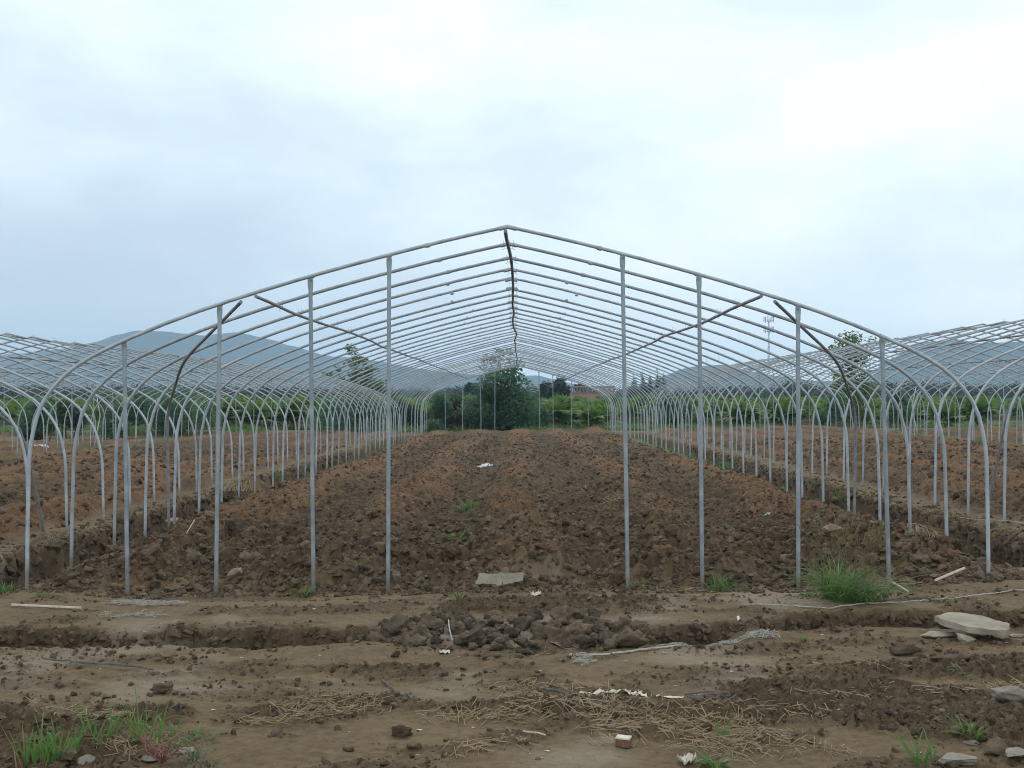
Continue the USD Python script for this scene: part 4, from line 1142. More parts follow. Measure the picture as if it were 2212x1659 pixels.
# ------------------------------------------------------------------ grass
def blades(rng, n, spread, h, width=0.006, bend=0.6, up=0.75):
    V, F = [], []
    for k in range(n):
        a = rng.uniform(0, 2 * np.pi)
        b = np.array([math.cos(a), math.sin(a), 0]) * spread * math.sqrt(rng.random())
        az = a + rng.normal(0, 0.7)
        out = np.array([math.cos(az), math.sin(az), 0])
        L = h * rng.uniform(0.45, 1.1)
        tilt = (1 - up) + bend * rng.random() * 0.8
        t = np.linspace(0, 1, 5)
        path = b + out * (L * tilt * (t + 0.9 * t * t) * 0.6)[:, None] + np.array([0, 0, 1.0]) * (L * (t - tilt * 0.55 * t ** 2.2))[:, None]
        side = np.array([-out[1], out[0], 0]); side = side * math.cos(0.5) + np.array([0, 0, 0.3]) * rng.normal()
        wd = width * rng.uniform(0.7, 1.3) * np.array([0.8, 1.0, 0.85, 0.55, 0.08])
        i = len(V) * 10
        V.append(np.vstack([path + side * wd[:, None], path - side * wd[:, None]]))
        for s in range(4):
            F += [(i + s, i + s + 1, i + 5 + s + 1), (i + s, i + 5 + s + 1, i + 5 + s)]
    return np.vstack(V), np.array(F)


def tuft(label, px, py, n, spread, h, width=0.0045, bend=0.6, up=0.75, seed=0, m=None, heads=0):
    rng = np.random.default_rng(900 + seed)
    x, y, z = on_ground(px, py)
    t = thing("grass_tuft", label, "grass", (x, y, z - 0.01))
    nc = 1 if n < 30 else (3 if n < 100 else 9)
    parts = []
    for c in range(nc):
        a, q = rng.uniform(0, 6.28), spread * math.sqrt(rng.random()) * (0 if nc == 1 else 1.0)
        k = max(4, int(n / nc * rng.uniform(0.6, 1.4)))
        v, f = blades(rng, k, spread * (1 if nc == 1 else 0.42), h * rng.uniform(0.55, 1.08) * (1 - 0.25 * q / max(spread, 1e-6)), width, bend * rng.uniform(0.8, 1.3), up - rng.uniform(0, 0.12))
        parts.append((v + np.array([math.cos(a) * q, math.sin(a) * q, 0]), f))
    v, f = join(parts)
    hh = H(v[:, 0] * 0.4 + x, v[:, 1] * 0.4 + y) - z
    v[:, 2] += np.clip(hh, -0.04, 0.05)
    obj("blades", (v, f), m or grass_m, t)
    if n >= 24:
        v, f = blades(rng, max(5, n // 6), spread * 0.9, h * 0.75, width * 0.8, bend * 1.4, up - 0.2)
        hh = H(v[:, 0] * 0.4 + x, v[:, 1] * 0.4 + y) - z
        v[:, 2] += np.clip(hh, -0.04, 0.05)
        obj("dry_blades", (v, f), palm_dry, t)
    if heads:
        parts = []
        for k in range(heads):
            a, r_ = rng.uniform(0, 6.28), spread * rng.random()
            b = np.array([math.cos(a) * r_, math.sin(a) * r_, 0])
            e = b + np.array([math.cos(a) * 0.16 * rng.uniform(0.2, 1.3), math.sin(a) * 0.16, h * rng.uniform(0.75, 1.1)])
            parts.append(sweep(np.array([b, (b + e) / 2 + np.array([0, 0, 0.05]), e]), 0.0011, 3))
            parts.append(sweep(np.array([e, e + np.array([math.cos(a) * 0.02, math.sin(a) * 0.02, 0.045]), e + np.array([math.cos(a) * 0.055, math.sin(a) * 0.05, 0.07])]), np.array([0.003, 0.0045, 0.001]), 4))
        obj("seed_heads", join(parts), seed_m, t)
    return t


T = [("large bushy grass tuft with seed heads at the foot of the right end posts", 1836, 1294, 430, 0.21, 0.52, 0.0042, 1.0, 0.78, 46),
     ("low grass fringe left of the large bushy tuft", 1770, 1290, 90, 0.12, 0.16, 0.004, 0.9, 0.5, 10),
     ("tall grass clump in the bottom left corner", 70, 1655, 62, 0.16, 0.40, 0.005, 0.5, 0.85, 0),
     ("grass clump with long leaning blades right of the corner clump", 262, 1606, 46, 0.14, 0.36, 0.0045, 0.6, 0.8, 0),
     ("short spreading grass behind the red stemmed weed", 385, 1600, 110, 0.15, 0.12, 0.004, 0.9, 0.6, 0),
     ("thin grass right of the red stemmed weed at the bottom edge", 425, 1650, 40, 0.08, 0.14, 0.004, 0.8, 0.6, 0),
     ("star shaped grass tuft at the foot of the third end post from the left", 655, 1288, 34, 0.035, 0.19, 0.0055, 0.9, 0.55, 0),
     ("grass tuft on top of the clod heap in the trench", 1000, 1303, 28, 0.05, 0.17, 0.005, 0.7, 0.7, 0),
     ("grass tuft in the middle of the tilled bed", 1016, 1103, 55, 0.09, 0.27, 0.006, 0.6, 0.75, 0),
     ("grass tuft in the furrow below the middle tuft of the bed", 996, 1168, 50, 0.09, 0.24, 0.0055, 0.7, 0.7, 0),
     ("grass tuft on the bed between the second and third end posts from the right", 1560, 1152, 60, 0.09, 0.27, 0.0055, 0.6, 0.75, 0),
     ("spreading grass tuft at the foot of the third end post from the right", 1552, 1278, 80, 0.08, 0.30, 0.005, 0.9, 0.6, 0),
     ("small grass tuft at the foot of the right door post", 1378, 1270, 26, 0.05, 0.14, 0.005, 0.8, 0.6, 0),
     ("low grass with broad blades at the bottom right of centre", 1535, 1648, 60, 0.07, 0.11, 0.005, 0.95, 0.5, 0),
     ("few upright grass blades above the low broad bladed grass", 1556, 1598, 10, 0.03, 0.20, 0.004, 0.3, 0.9, 0),
     ("spiky grass plant near the right edge of the foreground", 2098, 1588, 26, 0.04, 0.19, 0.0055, 0.8, 0.65, 0),
     ("thin pale grass plant near the bottom right corner", 2000, 1645, 16, 0.05, 0.20, 0.0045, 0.6, 0.8, 0),
     ("tiny grass shoot in the crumbly band on the right", 1909, 1538, 12, 0.02, 0.06, 0.004, 0.8, 0.6, 0),
     ("tiny grass shoot on trodden earth on the right", 2070, 1447, 14, 0.03, 0.06, 0.004, 0.9, 0.5, 0),
     ("thin grass by the leftmost leg of the middle frame", 95, 1288, 14, 0.05, 0.14, 0.004, 0.5, 0.8, 0),
     ("small weed on the strip above the trench on the left", 165, 1338, 20, 0.06, 0.06, 0.004, 0.9, 0.5, 0),
     ("short weed on the lip of the trench on the left", 540, 1354, 18, 0.04, 0.06, 0.004, 0.9, 0.5, 0),
     ("low weed right of the large tuft, near the dry cane", 1965, 1275, 24, 0.06, 0.08, 0.005, 0.95, 0.5, 0),
     ("small green weed by the pale cord on the right", 2050, 1300, 24, 0.06, 0.07, 0.005, 0.95, 0.5, 0),
     ("low weed left of the pale cord on the strip", 1690, 1305, 26, 0.07, 0.06, 0.005, 0.95, 0.5, 0),
     ("lone green weed growing in the trench on the right", 1738, 1385, 8, 0.02, 0.09, 0.006, 0.6, 0.8, 0),
     ("small weed right of the large clod heap", 1730, 1305, 14, 0.04, 0.06, 0.005, 0.9, 0.5, 0),
     ("bright grass in the right ditch, nearest to the front", 1668, 1062, 60, 0.14, 0.22, 0.006, 0.6, 0.75, 0),
     ("bright grass in the right ditch behind the white scrap", 1622, 1035, 70, 0.16, 0.24, 0.006, 0.6, 0.75, 0),
     ("grass in the right ditch farther back", 1565, 1000, 60, 0.2, 0.24, 0.006, 0.6, 0.75, 0),
     ("grass at the edge of the right ditch beside the end posts", 2155, 1205, 18, 0.06, 0.12, 0.005, 0.6, 0.75, 0),
     ("grass in the left ditch near the second leg", 12, 1265, 22, 0.06, 0.14, 0.005, 0.6, 0.75, 0),
     ("yellow green weed by the far left row of legs", 408, 942, 70, 0.2, 0.4, 0.008, 0.4, 0.85, 0),
     ("yellow green weed beside the legs of the farthest left frame", 205, 975, 50, 0.2, 0.35, 0.008, 0.4, 0.85, 0)]
for k, (lab, px, py, n, sp, h, w, bd, up, hd) in enumerate(T):
    tuft(lab, px, py, n, sp, h, w, bd, up, k, grass_blue if k in (5, 21, 24) else grass_m, hd)

g = np.random.default_rng(79)
tp = [(blades(g, 26, 0.14, 0.30, 0.009, 0.7, 0.7), grass_m, False), (blades(g, 22, 0.16, 0.26, 0.009, 0.8, 0.6), palm_dry, False), (blades(g, 30, 0.2, 0.42, 0.01, 0.6, 0.75), grass_m, False)]
n = 2600
x = g.uniform(-27, 27, n); y = g.uniform(51.2, 58.0, n)
kx = (f2(x, y, 0.3, 3, 83) > 0.44)
x, y = x[kx], y[kx]
# grass strung along the ditches and banks too
xd = np.concatenate([g.normal(4.72, 0.2, 160), g.normal(-4.62, 0.2, 60), g.normal(-13.9, 0.25, 90), g.normal(14.1, 0.3, 110)])
yd = np.concatenate([16 + 32 * g.random(160), 16 + 32 * g.random(60), 20 + 28 * g.random(90), 20 + 28 * g.random(110)])
z = np.where(y < GY1, H(x, y), -fl)
pos = np.vstack([np.stack([x, y, z], -1), np.stack([xd, yd, H(xd, yd)], -1)])
sc = np.concatenate([g.uniform(0.5, 1.4, len(x)), g.uniform(0.3, 0.9, len(xd))])
wh = np.concatenate([g.integers(0, 3, len(x)), g.integers(0, 2, len(xd)) * 2])
xb = np.concatenate([g.normal(-5.0, 0.12, 130), g.normal(5.12, 0.12, 150)]); yb = np.concatenate([9.6 + 34 * g.random(130), 10.6 + 34 * g.random(150)])
pos = np.vstack([pos, np.stack([xb, yb, H(xb, yb) - 0.02], -1)]); sc = np.concatenate([sc, g.uniform(0.25, 0.7, len(xb))]); wh = np.concatenate([wh, np.ones(len(xb), int)])
instancer("rough_grass", tp, pos, np.stack([sc, sc, sc], -1), np.stack([np.zeros(len(sc)), np.zeros(len(sc)), g.uniform(0, 360, len(sc))], -1), wh, "rough grass and weeds along the field edge and in the ditches")


# ------------------------------------------------------------------ straw
def straws(rng, px, py, n, sx, sy, lmin=0.04, lmax=0.16, lift=0.02):
    x0, y0, _ = on_ground(px, py)
    out = []
    nb = max(2, n // 22)
    bx, by, ba = rng.normal(0, sx, nb), rng.normal(0, sy, nb), rng.uniform(0, np.pi, nb)
    w = rng.integers(0, nb, n)
    cx, cy = x0 + bx[w] + rng.normal(0, 0.04 + 0.2 * sx, n), y0 + by[w] + rng.normal(0, 0.03 + 0.2 * sy, n)
    L = lmin + (lmax - lmin) * rng.random(n) ** 1.5
    a = ba[w] + rng.normal(0, 0.55, n)
    ex, ey = np.cos(a) * L / 2, np.sin(a) * L / 2
    X = np.stack([cx - ex, cx, cx + ex], 1); Y = np.stack([cy - ey, cy, cy + ey], 1)
    Z = H(X.ravel(), Y.ravel()).reshape(X.shape)
    e0 = Z[:, 0] + 0.003 + lift * rng.random(n) ** 1.5
    e1 = Z[:, 2] + 0.003 + lift * rng.random(n) ** 2.5
    mid = np.maximum(Z[:, 1] + 0.002, (e0 + e1) / 2 + rng.normal(0, 0.003, n))
    zt = np.stack([e0, mid, e1], 1)
    X[:, 1] += rng.normal(0, 0.0015, n); Y[:, 1] += rng.normal(0, 0.0015, n)
    for k in range(n):
        out.append(sweep(np.stack([X[k], Y[k], zt[k]], -1), rng.uniform(0.0012, 0.0025), 3, caps=False))
    return join(out)


rs = np.random.default_rng(31)
SP_ = [(640, 1555, 150, .14, .10), (700, 1540, 80, .12, .06), (755, 1510, 90, .08, .05), (1110, 1495, 170, .18, .09), (1065, 1555, 80, .12, .08), (1230, 1530, 120, .22, .10),
       (1330, 1535, 220, .22, .09), (1400, 1545, 220, .16, .10), (1580, 1610, 240, .16, .10), (1655, 1600, 90, .14, .08), (1050, 1605, 70, .06, .06), (1500, 1560, 120, .25, .10), (1900, 1450, 60, .2, .08),
       (300, 1630, 80, .12, .06), (360, 1575, 60, .15, .06), (1180, 1590, 40, .2, .08), (1800, 1500, 60, .35, .12), (2190, 1475, 50, .08, .08), (900, 1540, 50, .25, .08), (170, 1550, 50, .3, .1),
       (1700, 1540, 60, .3, .1), (1250, 1410, 25, .15, .05), (1530, 1180, 40, .2, .25), (1000, 1085, 90, .25, .5), (1240, 1130, 40, .3, .4), (850, 1030, 60, .3, .6), (1330, 1075, 60, .3, .5), (1745, 1200, 30, .3, .3), (2030, 1350, 25, .08, .05)]
tag(obj("dry_straw", join([straws(rs, *a, 0.03 if a[1] > 1250 else 0.06, 0.13 if a[1] > 1250 else 0.22, 0.03) for a in SP_]), straw_m), "dry straw scattered in patches over the trodden earth and the bed", kind="stuff")
# bundles of old straw on the left bank and the right bank
for px, py, lab, sc_ in ((528, 1068, "mound of old straw on the bank beside the left legs", 1.0), (1975, 1165, "withered grass thatch by the right ditch", 0.7)):
    x0, y0, z0 = (-4.78, 19.4, 0.0) if px < 1000 else (4.25, 12.1, 0.06)
    rr_ = np.random.default_rng(int(px))
    parts = []
    for k in range(330):
        a, q = rr_.uniform(0, 6.28), math.sqrt(rr_.random())
        bx, by = math.cos(a) * q * 0.42 * sc_, math.sin(a) * q * 0.34 * sc_
        zt = 0.17 * sc_ * (1 - q * q) + rr_.random() * 0.03
        az = a + rr_.normal(0, 0.5); L = rr_.uniform(0.12, 0.26) * sc_
        parts.append(sweep(np.array([(bx, by, zt), (bx + math.cos(az) * L * .5, by + math.sin(az) * L * .5, zt - 0.01), (bx + math.cos(az) * L, by + math.sin(az) * L, max(zt - 0.14 * sc_, -0.02))]), 0.003, 3, caps=False))
    tag(obj("straw_mound", _shift(join(parts), (x0, y0, z0)), straw_m), lab, "straw")


# ------------------------------------------------------------------ stones, slab, litter
def stone(name, label, cat, px, py, size, m, seed, squash=0.7, rotz=0, n=16, sink=0.15, rough=0.11, sub=3, lift=0.0):
    v, f = clod(seed, n, sub, rough, squash)
    c, s = math.cos(rotz), math.sin(rotz)
    v = v * np.array(size) * 0.5
    v = np.stack([v[:, 0] * c - v[:, 1] * s, v[:, 0] * s + v[:, 1] * c, v[:, 2]], -1)
    x, y, z = on_ground(px, py)
    v = v + np.array([x, y, z - v[:, 2].min() * (1 - sink * 2) + lift])
    return tag(obj(name, (v, f), m, smooth=35), label, cat)


def slab(label, px, py, outline, thick, m, tilt=(0, 0), lift=0.0, name="concrete_slab", cat="slab", seed=0):
    from shapely.geometry import Polygon
    poly = Polygon(outline)
    dense = poly.exterior.segmentize(0.03)
    rg = np.random.default_rng(seed)
    co = np.array(dense.coords)[:-1] + rg.normal(0, 0.004, (len(dense.coords) - 1, 2))
    inn = np.array(Polygon(co).buffer(-0.014).exterior.segmentize(0.03).coords)[:-1]
    me = trimesh.creation.extrude_polygon(Polygon(co), thick, engine="earcut")
    v, f = trimesh.remesh.subdivide_to_size(np.array(me.vertices), np.array(me.faces), 0.05, max_iter=8)
    v = v + ((meshkit.noise(v * 22 + seed, 3) - 0.5) * 0.014)[:, None] * np.array([1, 1, 0.5])
    v[:, 2] += (meshkit.fbm(v * np.array([6, 6, 0]) + seed, 3, 4) - 0.5) * 0.012
    a, b = tilt
    v = v @ trimesh.transformations.euler_matrix(a, b, 0)[:3, :3].T
    x, y, z = on_ground(px, py)
    return tag(obj(name, (v + np.array([x, y, z + lift]), f), m, smooth=30), label, cat)


slab("large pale concrete slab lying over the trench near the right edge", 2120, 1378, [(-0.25, 0.13), (-0.20, 0.02), (-0.08, -0.08), (0.08, -0.11), (0.15, -0.06), (0.195, 0.07), (0.045, 0.22), (-0.11, 0.25)], 0.035, concrete, (math.radians(7), math.radians(3)), 0.05, seed=4)
stone("stone_block", "flat broken concrete piece under the left end of the large slab", "stone", 2030, 1378, (0.28, 0.2, 0.13), concrete, 501, 0.5, 0.2)
stone("stone_block", "rounded pale stone in front of the large slab", "stone", 2085, 1388, (0.15, 0.12, 0.12), concrete, 502, 0.8)
stone("stone_block", "thin stone flake at the right end of the large slab", "stone", 2200, 1375, (0.16, 0.1, 0.05), concrete, 503, 0.5)
stone("stone_block", "pointed dark grey rock below the large slab", "rock", 1952, 1414, (0.2, 0.15, 0.14), clod_heap, 504, 0.7)
stone("stone_block", "long low rock right of the pointed dark rock", "rock", 2060, 1425, (0.3, 0.14, 0.1), clod_heap, 505, 0.5, 0.15)
stone("stone_block", "round grey rock at the right edge of the foreground", "rock", 2185, 1512, (0.24, 0.2, 0.16), stone_m, 506, 0.75)
stone("stone_block", "jagged grey stone near the bottom right corner", "rock", 2065, 1650, (0.24, 0.13, 0.09), stone_m, 507, 0.55, -0.3)
stone("stone_block", "grey stone at the right edge of the bottom right corner", "rock", 2195, 1632, (0.16, 0.14, 0.09), stone_m, 508, 0.6)
stone("stone_block", "brown earth block between the stones at the bottom right", "rock", 2150, 1628, (0.14, 0.12, 0.12), clod_tan, 509, 0.7)
stone("stone_block", "small light stone below the spiky grass plant", "stone", 2100, 1608, (0.09, 0.07, 0.05), stone_m, 510, 0.6)
stone("stone_block", "pale broken stone at the bottom edge left of the red stemmed weed", "stone", 188, 1652, (0.085, 0.08, 0.075), stone_m, 511, 0.85)
stone("stone_block", "flat stone under the red stemmed weed", "stone", 330, 1640, (0.16, 0.12, 0.06), stone_m, 512, 0.5)
stone("stone_block", "flat stone right of the red stemmed weed", "stone", 398, 1626, (0.14, 0.1, 0.06), stone_m, 513, 0.5)
stone("stone_block", "brownish stone half buried by the corner grass", "stone", 150, 1640, (0.14, 0.12, 0.09), clod_tan, 514, 0.7)
stone("stone_block", "squared tan block on the lip of the trench at the left", "stone", 384, 1350, (0.115, 0.10, 0.085), stone_tan, 515, 0.85, 0.1, 9, 0.05, 0.02)
stone("stone_block", "pale rounded stone at the foot of the left leg row", "stone", 378, 1128, (0.27, 0.22, 0.17), stone_tan, 516, 0.75)
stone("stone_block", "brown boulder on the left bank behind the legs", "rock", 262, 1126, (0.27, 0.22, 0.22), clod_tan, 517, 0.9)
stone("stone_block", "pale tan stone at the right side of the bed by the tilted posts", "stone", 1796, 1150, (0.2, 0.16, 0.16), stone_tan, 518, 0.85)
stone("stone_block", "large tan clod stone between the third and fourth end posts", "stone", 700, 1228, (0.2, 0.17, 0.17), stone_tan, 519, 0.85)
stone("stone_block", "upright tan stone left of the third end post", "stone", 508, 1248, (0.17, 0.14, 0.17), stone_tan, 520, 0.9)
stone("stone_block", "cone shaped dark clod standing on pale earth in the left foreground", "clod", 352, 1492, (0.14, 0.1, 0.10), clod_crumb, 521, 0.8, 0, 20, 0.3, 0.2)
stone("stone_block", "dark upright clod below the middle straw patch", "clod", 866, 1588, (0.12, 0.09, 0.10), clod_crumb, 526, 0.85, 0, 20, 0.32, 0.2)
stone("stone_block", "brown clod alone on smooth earth at the bottom centre left", "clod", 752, 1622, (0.065, 0.055, 0.045), clod_dark, 523, 0.7)
stone("stone_block", "dark cube like clod in front of the trench", "clod", 852, 1418, (0.08, 0.07, 0.075), clod_dark, 524, 0.9)
stone("stone_block", "long dark clod right of the clod heap, on trodden earth", "clod", 1825, 1445, (0.25, 0.1, 0.07), clod_dark, 525, 0.5)
# mortar slab on edge in front of the bed
slab("long pale mortar slab lying at the front of the bed behind the clod heap", 1080, 1268, [(-0.20, 0), (-0.18, 0.10), (-0.05, 0.085), (0.06, 0.11), (0.20, 0.105), (0.19, 0.03), (0.05, 0.0), (-0.05, -0.012), (-0.12, 0.0)], 0.045, concrete, (math.radians(52), 0), 0.005, name="mortar_slab", seed=9)
# white faced brick
x, y, z = on_ground(1347, 1612)
t = thing("broken_brick", "piece of red brick with a white glazed face in the foreground", "brick", (x, y, z + 0.005), rotz=-18)
b = trimesh.creation.box([0.066, 0.05, 0.03]); b.apply_translation([0, 0, 0.014])
v, f = trimesh.remesh.subdivide(np.array(b.vertices), np.array(b.faces)); v, f = trimesh.remesh.subdivide(v, f)
obj("body", (v + (meshkit.noise(v * 60, 2) - 0.5)[:, None] * 0.006, f), brick_red, t)
b = trimesh.creation.box([0.064, 0.048, 0.007]); b.apply_translation([0, 0, 0.0345])
obj("glazed_face", b, cream_m, t)


def crumple(name, label, cat, px, py, sx, sy, h, m, seed, rotz=0, holes=0.0, lift=0.004, freq=9):
    """A torn, crumpled sheet with thickness, laid on the ground."""
    rg = np.random.default_rng(seed)
    nx, ny = max(8, int(sx / 0.011)), max(6, int(sy / 0.011))
    u, v = np.meshgrid(np.linspace(-1, 1, nx), np.linspace(-1, 1, ny))
    edge = 1 - 0.35 * (meshkit.noise(np.stack([np.arctan2(v, u).ravel() * 1.6, np.full(u.size, seed), np.full(u.size, 0.5)], -1), 3).reshape(u.shape))
    X, Y = u * sx / 2 * edge, v * sy / 2 * edge
    zz = np.abs(meshkit.fbm(np.stack([u.ravel() * sx * freq * 3, v.ravel() * sy * freq * 3, np.full(u.size, seed * 1.3)], -1), 3, seed).reshape(u.shape) - 0.5) * 2 * h * 1.8
    c, s = math.cos(rotz), math.sin(rotz)
    X, Y = X * c - Y * s, X * s + Y * c
    x, y, z = on_ground(px, py)
    G = H((X + x).ravel(), (Y + y).ravel()).reshape(X.shape)
    top = np.stack([X + x, Y + y, G + zz + lift], -1).reshape(-1, 3)
    bot = top - np.array([0, 0, 0.0015])
    i = np.arange((ny - 1) * nx).reshape(ny - 1, nx)[:, :-1].ravel()
    if holes:
        q = meshkit.fbm(np.stack([u.ravel() * sx * 18, v.ravel() * sy * 18, np.full(u.size, seed)], -1), 2, seed + 1)
        i = i[q[i] > holes]
    f = np.vstack([np.stack([i, i + 1, i + nx + 1], 1), np.stack([i, i + nx + 1, i + nx], 1)])
    fb = f[:, ::-1] + len(top)
    return tag(obj(name, (np.vstack([top, bot]), np.vstack([f, fb])), m), label, cat)


crumple("plastic_rag", "torn cream plastic sheet beside the straw in the foreground", "rag", 1322, 1499, 0.44, 0.13, 0.016, cream_m, 601, -0.1, 0.42, freq=5)
crumple("plastic_rag", "small cream plastic piece right of the torn cream sheet", "rag", 1442, 1507, 0.20, 0.055, 0.010, cream_m, 602, -0.15)
crumple("paper_ball", "crumpled cream paper at the bottom edge", "paper", 1484, 1648, 0.085, 0.08, 0.045, cream_m, 603, 0.3, freq=14)
crumple("white_rag", "white plastic strip on the bed near the far middle", "rag", 1047, 1006, 0.28, 0.45, 0.05, white_m, 604, 0.6)
crumple("plastic_scrap", "white plastic scrap by the legs of the right side", "scrap", 1661, 1064, 0.17, 0.22, 0.09, white_m, 605, 0.2)
crumple("plastic_scrap", "pale cyan plastic scrap on the right of the bed", "scrap", 1656, 1138, 0.10, 0.12, 0.03, cyan_m, 606, 0.0)
crumple("paper_scrap", "pale crumpled scrap in front of the mortar slab", "scrap", 1158, 1288, 0.11, 0.06, 0.03, cream_m, 607, 0.3)
crumple("paper_scrap", "small cream scrap below the clod heap", "scrap", 960, 1409, 0.075, 0.05, 0.02, cream_m, 608, 0.2)
crumple("paper_scrap", "small white scrap between the mortar slab and the right door post", "scrap", 1240, 1262, 0.05, 0.035, 0.015, white_m, 609, 0.2)
crumple("paper_scrap", "white scrap on the strip near the trench's right part", "scrap", 1596, 1342, 0.03, 0.05, 0.03, white_m, 610, 0.2)
crumple("paper_scrap", "pale scrap on the bed left of the centre furrow", "scrap", 1254, 1058, 0.16, 0.2, 0.03, cream_m, 611, 0.5)
crumple("paper_scrap", "white scrap at the foot of the third end post from the right", "scrap", 1507, 1243, 0.04, 0.04, 0.03, white_m, 612, 0.1)
crumple("plastic_rag", "white litter lying on the left bed seen between the legs", "rag", 90, 966, 0.45, 0.5, 0.06, white_m, 613, 0.2)
# white strip stuck in the heap
x, y, z = on_ground(975, 1385)
p = np.array([(-0.016, -0.02, 0.13), (-0.012, -0.045, 0.09), (0.0, -0.06, 0.045), (0.01, -0.065, 0.01)])
tag(obj("plastic_strip", _shift(sweep(p, 0.01, 6, flat=(np.full(4, 0.003), np.full(4, 0.016))), (x, y, z + 0.01)), white_m), "bent white plastic strip stuck in the clod heap", "strip")


def line_thing(name, label, cat, pix, r, m, lift=0.008, heights=None, seed=0, sides=5, jit=0.0, straight=False):
    rg = np.random.default_rng(seed)
    P = []
    for k, (px, py) in enumerate(pix):
        x, y, z = on_ground(px, py)
        P.append((x, y))
    P = np.array(P)
    s = np.concatenate([[0], np.cumsum(np.linalg.norm(np.diff(P, axis=0), axis=1))])
    q = np.linspace(0, s[-1], max(len(P), int(s[-1] / 0.03)))
    X, Y = np.interp(q, s, P[:, 0]), np.interp(q, s, P[:, 1])
    if jit:
        X = X + rg.normal(0, jit, len(q)); Y = Y + rg.normal(0, jit, len(q))
    Z = H(X, Y) + lift + r
    if straight:
        L = Z[0] + (Z[-1] - Z[0]) * q / s[-1]
        Z = L + max(0.0, float(np.quantile(Z - L, 0.85))) * 0.7
    elif heights is not None:
        Z = Z + np.interp(q, s, heights)
    else:
        Z = np.maximum(Z, np.convolve(np.pad(Z, 2, mode="edge"), np.ones(5) / 5, "valid"))
    return tag(obj(name, sweep(np.stack([X, Y, Z], -1), r, sides), m, smooth=50), label, cat)


line_thing("dry_cane", "long pale dry cane lying on the strip at the far left", "cane", [(25, 1311), (175, 1318)], 0.011, cane_m, 0.004, straight=True)
line_thing("dry_cane", "short pale stick on the clods between the first end posts", "cane", [(400, 1222), (420, 1208)], 0.005, cane_m, 0.03, straight=True)
line_thing("dry_cane", "thin pale stalk in the foreground left of the white glazed brick", "cane", [(1130, 1498 + 85), (1178, 1594)], 0.004, cane_m)
line_thing("dry_twig", "long dark grey twig lying across the left foreground", "twig", [(92, 1429), (170, 1441), (250, 1444), (330, 1455)], 0.006, twig_m, 0.016)
def wire_thing(name, label, cat, pts, d, r, m):
    P = np.array([at_depth(px, py, q) for (px, py), q in zip(pts, np.broadcast_to(d, len(pts)))])
    return tag(obj(name, sweep(P, r, 5), m, smooth=50), label, cat)


wire_thing("bent_wire", "dark wire bent into an angle above the left grass", "wire", [(328, 1553), (345, 1543), (388, 1518), (393, 1520), (388, 1540), (380, 1566)], 5.42, 0.0055, twig_m)
wire_thing("dry_cane", "pale dry cane lying right of the large grass tuft", "cane", [(1926, 1257), (1944, 1267), (1962, 1278)], [8.85, 8.8, 8.72], 0.011, cane_m)
wire_thing("dry_cane", "long pale cane leaning on clods by the right end leg", "cane", [(2020, 1254), (2050, 1241), (2084, 1227)], [8.95, 9.0, 9.05], 0.011, cane_m)
wire_thing("dry_twig", "grey stick standing up left of the bent wire", "twig", [(304, 1556), (314, 1536), (323, 1514)], 5.44, 0.0048, twig_m)
wire_thing("dry_twig", "grey stick standing in the left grass", "twig", [(206, 1640), (209, 1600), (204, 1563)], 4.93, 0.0048, twig_m)
line_thing("plastic_tube", "curved dark tube above the middle straw patches", "tube", [(824, 1472), (850, 1492), (880, 1512), (898, 1518)], 0.005, twig_m, 0.004)
line_thing("plastic_tube", "dark tube lying in straw left of the torn cream sheet", "tube", [(1160, 1492), (1215, 1502), (1265, 1514), (1320, 1523)], 0.007, twig_m, 0.01)
line_thing("plastic_tube", "dark looped tube right of the torn cream sheet", "tube", [(1480, 1505), (1530, 1499), (1575, 1502), (1578, 1510), (1530, 1512), (1485, 1507)], 0.005, twig_m, 0.006)
line_thing("cord", "pale cord running along the strip to the right edge", "cord", [(1600, 1308), (1700, 1310), (1790, 1318), (1860, 1306), (1960, 1302), (2060, 1296), (2140, 1284), (2212, 1262 + 14)], 0.0045, net_m, 0.004, seed=3, jit=0.006)
line_thing("cord", "dark cord curving from the large grass tuft to the right", "cord", [(1840, 1302), (1900, 1302), (1950, 1294), (2010, 1297)], 0.005, twig_m, 0.004, jit=0.003)
line_thing("cord", "grey cord in front of the clod heap", "cord", [(1230, 1418), (1320, 1416), (1400, 1405), (1470, 1398)], 0.006, net_m, 0.004, jit=0.005)
q_ = np.array([(5.18, 13.35), (5.24, 13.05), (5.36, 12.75), (5.42, 12.4), (5.52, 12.1), (5.58, 11.8), (5.70, 11.55)])
tag(obj("cord", sweep(np.column_stack([q_, H(q_[:, 0], q_[:, 1]) + 0.03]), 0.005, 5), net_m, smooth=50), "frayed pale cord on the bank at the right edge", "cord")


def fibre(label, px, py, n, sx, sy, seed, ang=0.0):
    rg = np.random.default_rng(seed)
    x0, y0, _ = on_ground(px, py)
    parts = []
    for k in range(n):
        a = ang + rg.normal(0, 0.8)
        x, y = x0 + 1.6 * sx * math.tanh(rg.normal(0, 0.8)), y0 + 1.6 * sy * math.tanh(rg.normal(0, 0.8))
        L = rg.uniform(0.04, 0.15)
        t = np.linspace(-0.5, 0.5, 5)
        X = x + np.cos(a) * L * t + rg.normal(0, 0.008, 5); Y = y + np.sin(a) * L * t + rg.normal(0, 0.008, 5)
        Z = H(X, Y) + 0.004 + np.abs(rg.normal(0, 0.01)) + rg.normal(0, 0.002, 5)
        parts.append(sweep(np.stack([X, Y, Z], -1), rg.uniform(0.001, 0.0024), 3, caps=False))
    return tag(obj("frayed_netting", join(parts), net_m), label, "netting")


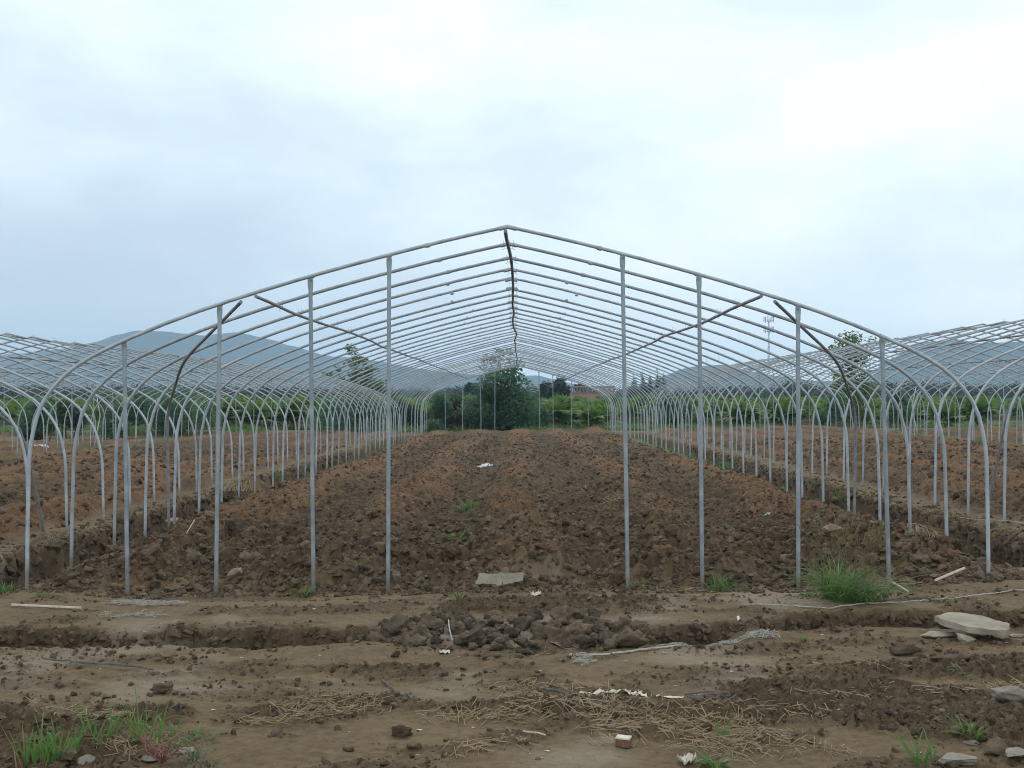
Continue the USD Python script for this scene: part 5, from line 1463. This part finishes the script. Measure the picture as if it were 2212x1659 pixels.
fibre("tangle of grey frayed netting on the strip at the left", 320, 1306, 260, 0.19, 0.06, 701, 0.25)
fibre("thin trail of netting fibres before the left tangle", 290, 1330, 60, 0.14, 0.04, 702, 0.5)
fibre("tangle of grey netting at the right end of the clod heap", 1455, 1392, 140, 0.12, 0.05, 703, 0.2)
fibre("grey netting bunch on the mound right of the clod heap", 1535, 1392, 200, 0.09, 0.07, 704, 0.6)
fibre("grey netting scrap below the right part of the trench", 1640, 1372, 90, 0.06, 0.05, 705, -0.4)
fibre("frayed fibre tuft at the end of the grey cord", 1258, 1428, 40, 0.02, 0.06, 706, 1.2)

# red stemmed weed
x, y, z = on_ground(352, 1648)
rg = np.random.default_rng(66)
t = thing("red_weed", "low weed with bare red stems at the bottom left", "weed", (x, y, z))
st = []
for k in range(12):
    a = rg.uniform(0, 6.28)
    L = rg.uniform(0.05, 0.14)
    e = np.array([math.cos(a) * L, math.sin(a) * L * 0.7, rg.uniform(0.01, 0.12)])
    m_ = e * 0.5 + np.array([rg.normal(0, 0.02), rg.normal(0, 0.02), 0.035])
    s = sweep(np.array([(0, 0, 0), m_, e]), np.array([0.0042, 0.0035, 0.002]), 5)
    st.append(s)
    for q in range(2):
        e2 = m_ + np.array([rg.normal(0, 0.05), rg.normal(0, 0.05), rg.uniform(0, 0.06)])
        st.append(sweep(np.array([m_, (m_ + e2) / 2 + np.array([0, 0, 0.008]), e2]), np.array([0.003, 0.0024, 0.0012]), 4))
obj("stems", join(st), red_stem, t, 50)
obj("leaves", leaf_cloud(rg, [(0.05, 0.02, 0.06, 0.16, 0.1, 0.05)], 60, 0.018, 0.0, 0.3, 5.0), grass_blue, t)

# pale chips
rg = np.random.default_rng(67)
parts = []
n = 240
x = rg.uniform(-3.2, 3.2, n); y = 4.4 + 4.6 * rg.random(n)
zz = H(x, y)
for k in range(n):
    v, f = clod(800 + k % 7, 9, 0, 0.05, 0.45)
    s = 0.005 + 0.011 * rg.random() ** 3
    parts.append((v * np.array([s * 1.5, s, s * 0.6]) + np.array([x[k], y[k], zz[k] + s * 0.2]), f))
tag(obj("pale_chips", join(parts), cream_m), "tiny pale stone and shell chips strewn over the trodden earth", kind="stuff")

add_haze()
